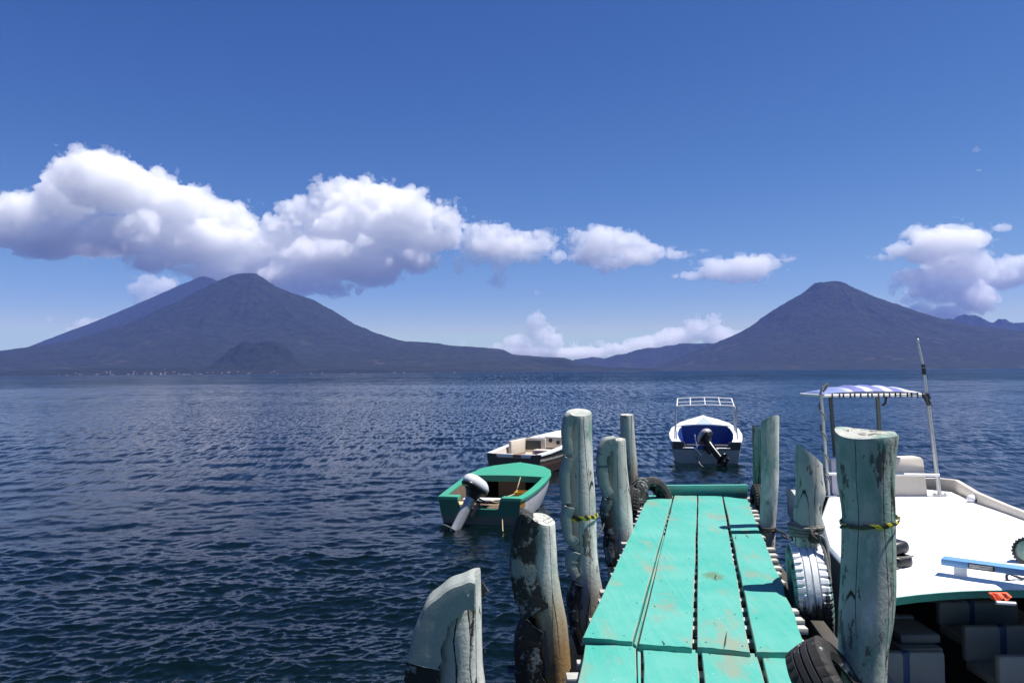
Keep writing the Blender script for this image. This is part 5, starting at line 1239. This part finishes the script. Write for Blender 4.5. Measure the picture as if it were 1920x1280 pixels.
cloud("billowing white cloud at the right edge over the ridge behind the right cone", 25600,
      [(1725, 445, 34, 26), (1775, 438, 44, 24), (1820, 452, 40, 20), (1690, 470, 44, 16), (1660, 482, 24, 9), (1740, 480, 60, 22), (1810, 480, 44, 20), (1780, 510, 50, 22), (1875, 427, 22, 10),
       (1845, 515, 40, 18), (1890, 500, 34, 22), (1930, 490, 40, 18), (1860, 540, 34, 12), (1720, 520, 40, 22), (1830, 575, 40, 18), (1800, 545, 40, 24), (1700, 560, 24, 20), (1760, 460, 70, 34), (1800, 500, 70, 34), (1870, 520, 50, 30), (1760, 540, 60, 34), (1820, 560, 50, 30), (1910, 510, 50, 30), (1680, 540, 20, 26), (1720, 585, 40, 22), (1780, 590, 60, 20)], 37, vox=28, rough=0.8, mat=M_CLOUDB)
cloud("pointed white cumulus tower low on the horizon in the gap between volcanoes", 27000,
      [(1005, 605, 16, 26), (1010, 630, 30, 24), (975, 640, 34, 18), (1035, 640, 22, 26), (990, 660, 60, 16), (1050, 662, 40, 12), (935, 655, 20, 12)], 38, vox=30, rough=0.65, mat=M_CLOUDB)
cloud("low bank of white cloud rising towards the left flank of the right cone", 27500,
      [(1100, 662, 60, 14), (1160, 655, 50, 14), (1220, 645, 50, 18), (1270, 635, 44, 26), (1310, 618, 34, 28), (1340, 605, 22, 22), (1345, 630, 40, 26), (1390, 630, 24, 16), (1080, 650, 14, 14), (1130, 648, 16, 10)], 39, vox=32, rough=0.65, mat=M_CLOUDB)
cloud("white puff beside the left slope just below the largest cloud bank", 23500,
      [(262, 540, 26, 20), (300, 540, 30, 22), (285, 560, 34, 18), (325, 530, 18, 14), (270, 520, 24, 10)], 40, vox=26, rough=0.6, mat=M_CLOUDB)
cloud("low white cloud behind the lower left slope of the paler volcano", 23500,
      [(135, 625, 24, 14), (165, 612, 28, 18), (195, 605, 24, 14), (120, 640, 18, 8), (215, 600, 16, 12)], 41, vox=26, rough=0.6, mat=M_CLOUDB)
for lb, bl, sd_ in (("tiny white wisp alone high in the sky at the right", [(1828, 282, 13, 6), (1831, 275, 5, 7)], 42), ("faint thin wisp under the tiny high white wisp", [(1834, 320, 14, 3)], 43),
                   ("tiny faint puff in the sky below the ragged cloud tail", [(1008, 549, 9, 6)], 44), ("upper of two faint puffs low at far left", [(106, 556, 9, 6)], 45), ("lower of two faint puffs low at far left", [(94, 598, 8, 10)], 46)):
    cloud(lb, 24000, bl, sd_, vox=20, mat=M_WISP, rough=0.35, veil=False, kids=4)
cloud("small white puff on the horizon left of the pointed cumulus tower", 26000, [(866, 646, 12, 12), (880, 652, 10, 8)], 47, vox=24, rough=0.4, mat=M_CLOUDB, veil=False)

# ------------------------------------------------------------------ the air: one even box of haze
def build_haze():
    m = bpy.data.materials.new("lake_haze"); m.use_nodes = True; n = m.node_tree.nodes; l = m.node_tree.links
    for x in list(n): n.remove(x)
    o = n.new('ShaderNodeOutputMaterial'); v = n.new('ShaderNodeVolumePrincipled'); l.new(v.outputs[0], o.inputs['Volume'])
    v.inputs['Color'].default_value = (0.20, 0.32, 1.0, 1); v.inputs['Density'].default_value = 2.2e-5; v.inputs['Anisotropy'].default_value = 0.0
    x0, x1, y0, y1, z0, z1 = -17000, 17000, -600, 21300, -3.0, 2320
    bm = bmesh.new(); bmesh.ops.create_cube(bm, size=1.0)
    for q in bm.verts: q.co = Vector(((x0 + x1) / 2 + q.co.x * (x1 - x0), (y0 + y1) / 2 + q.co.y * (y1 - y0), (z0 + z1) / 2 + q.co.z * (z1 - z0)))
    me = bpy.data.meshes.new("haze"); bm.to_mesh(me); bm.free()
    tag(link("haze", me, m), "pale blue haze filling the air over the lake", "haze", kind="stuff")
build_haze()
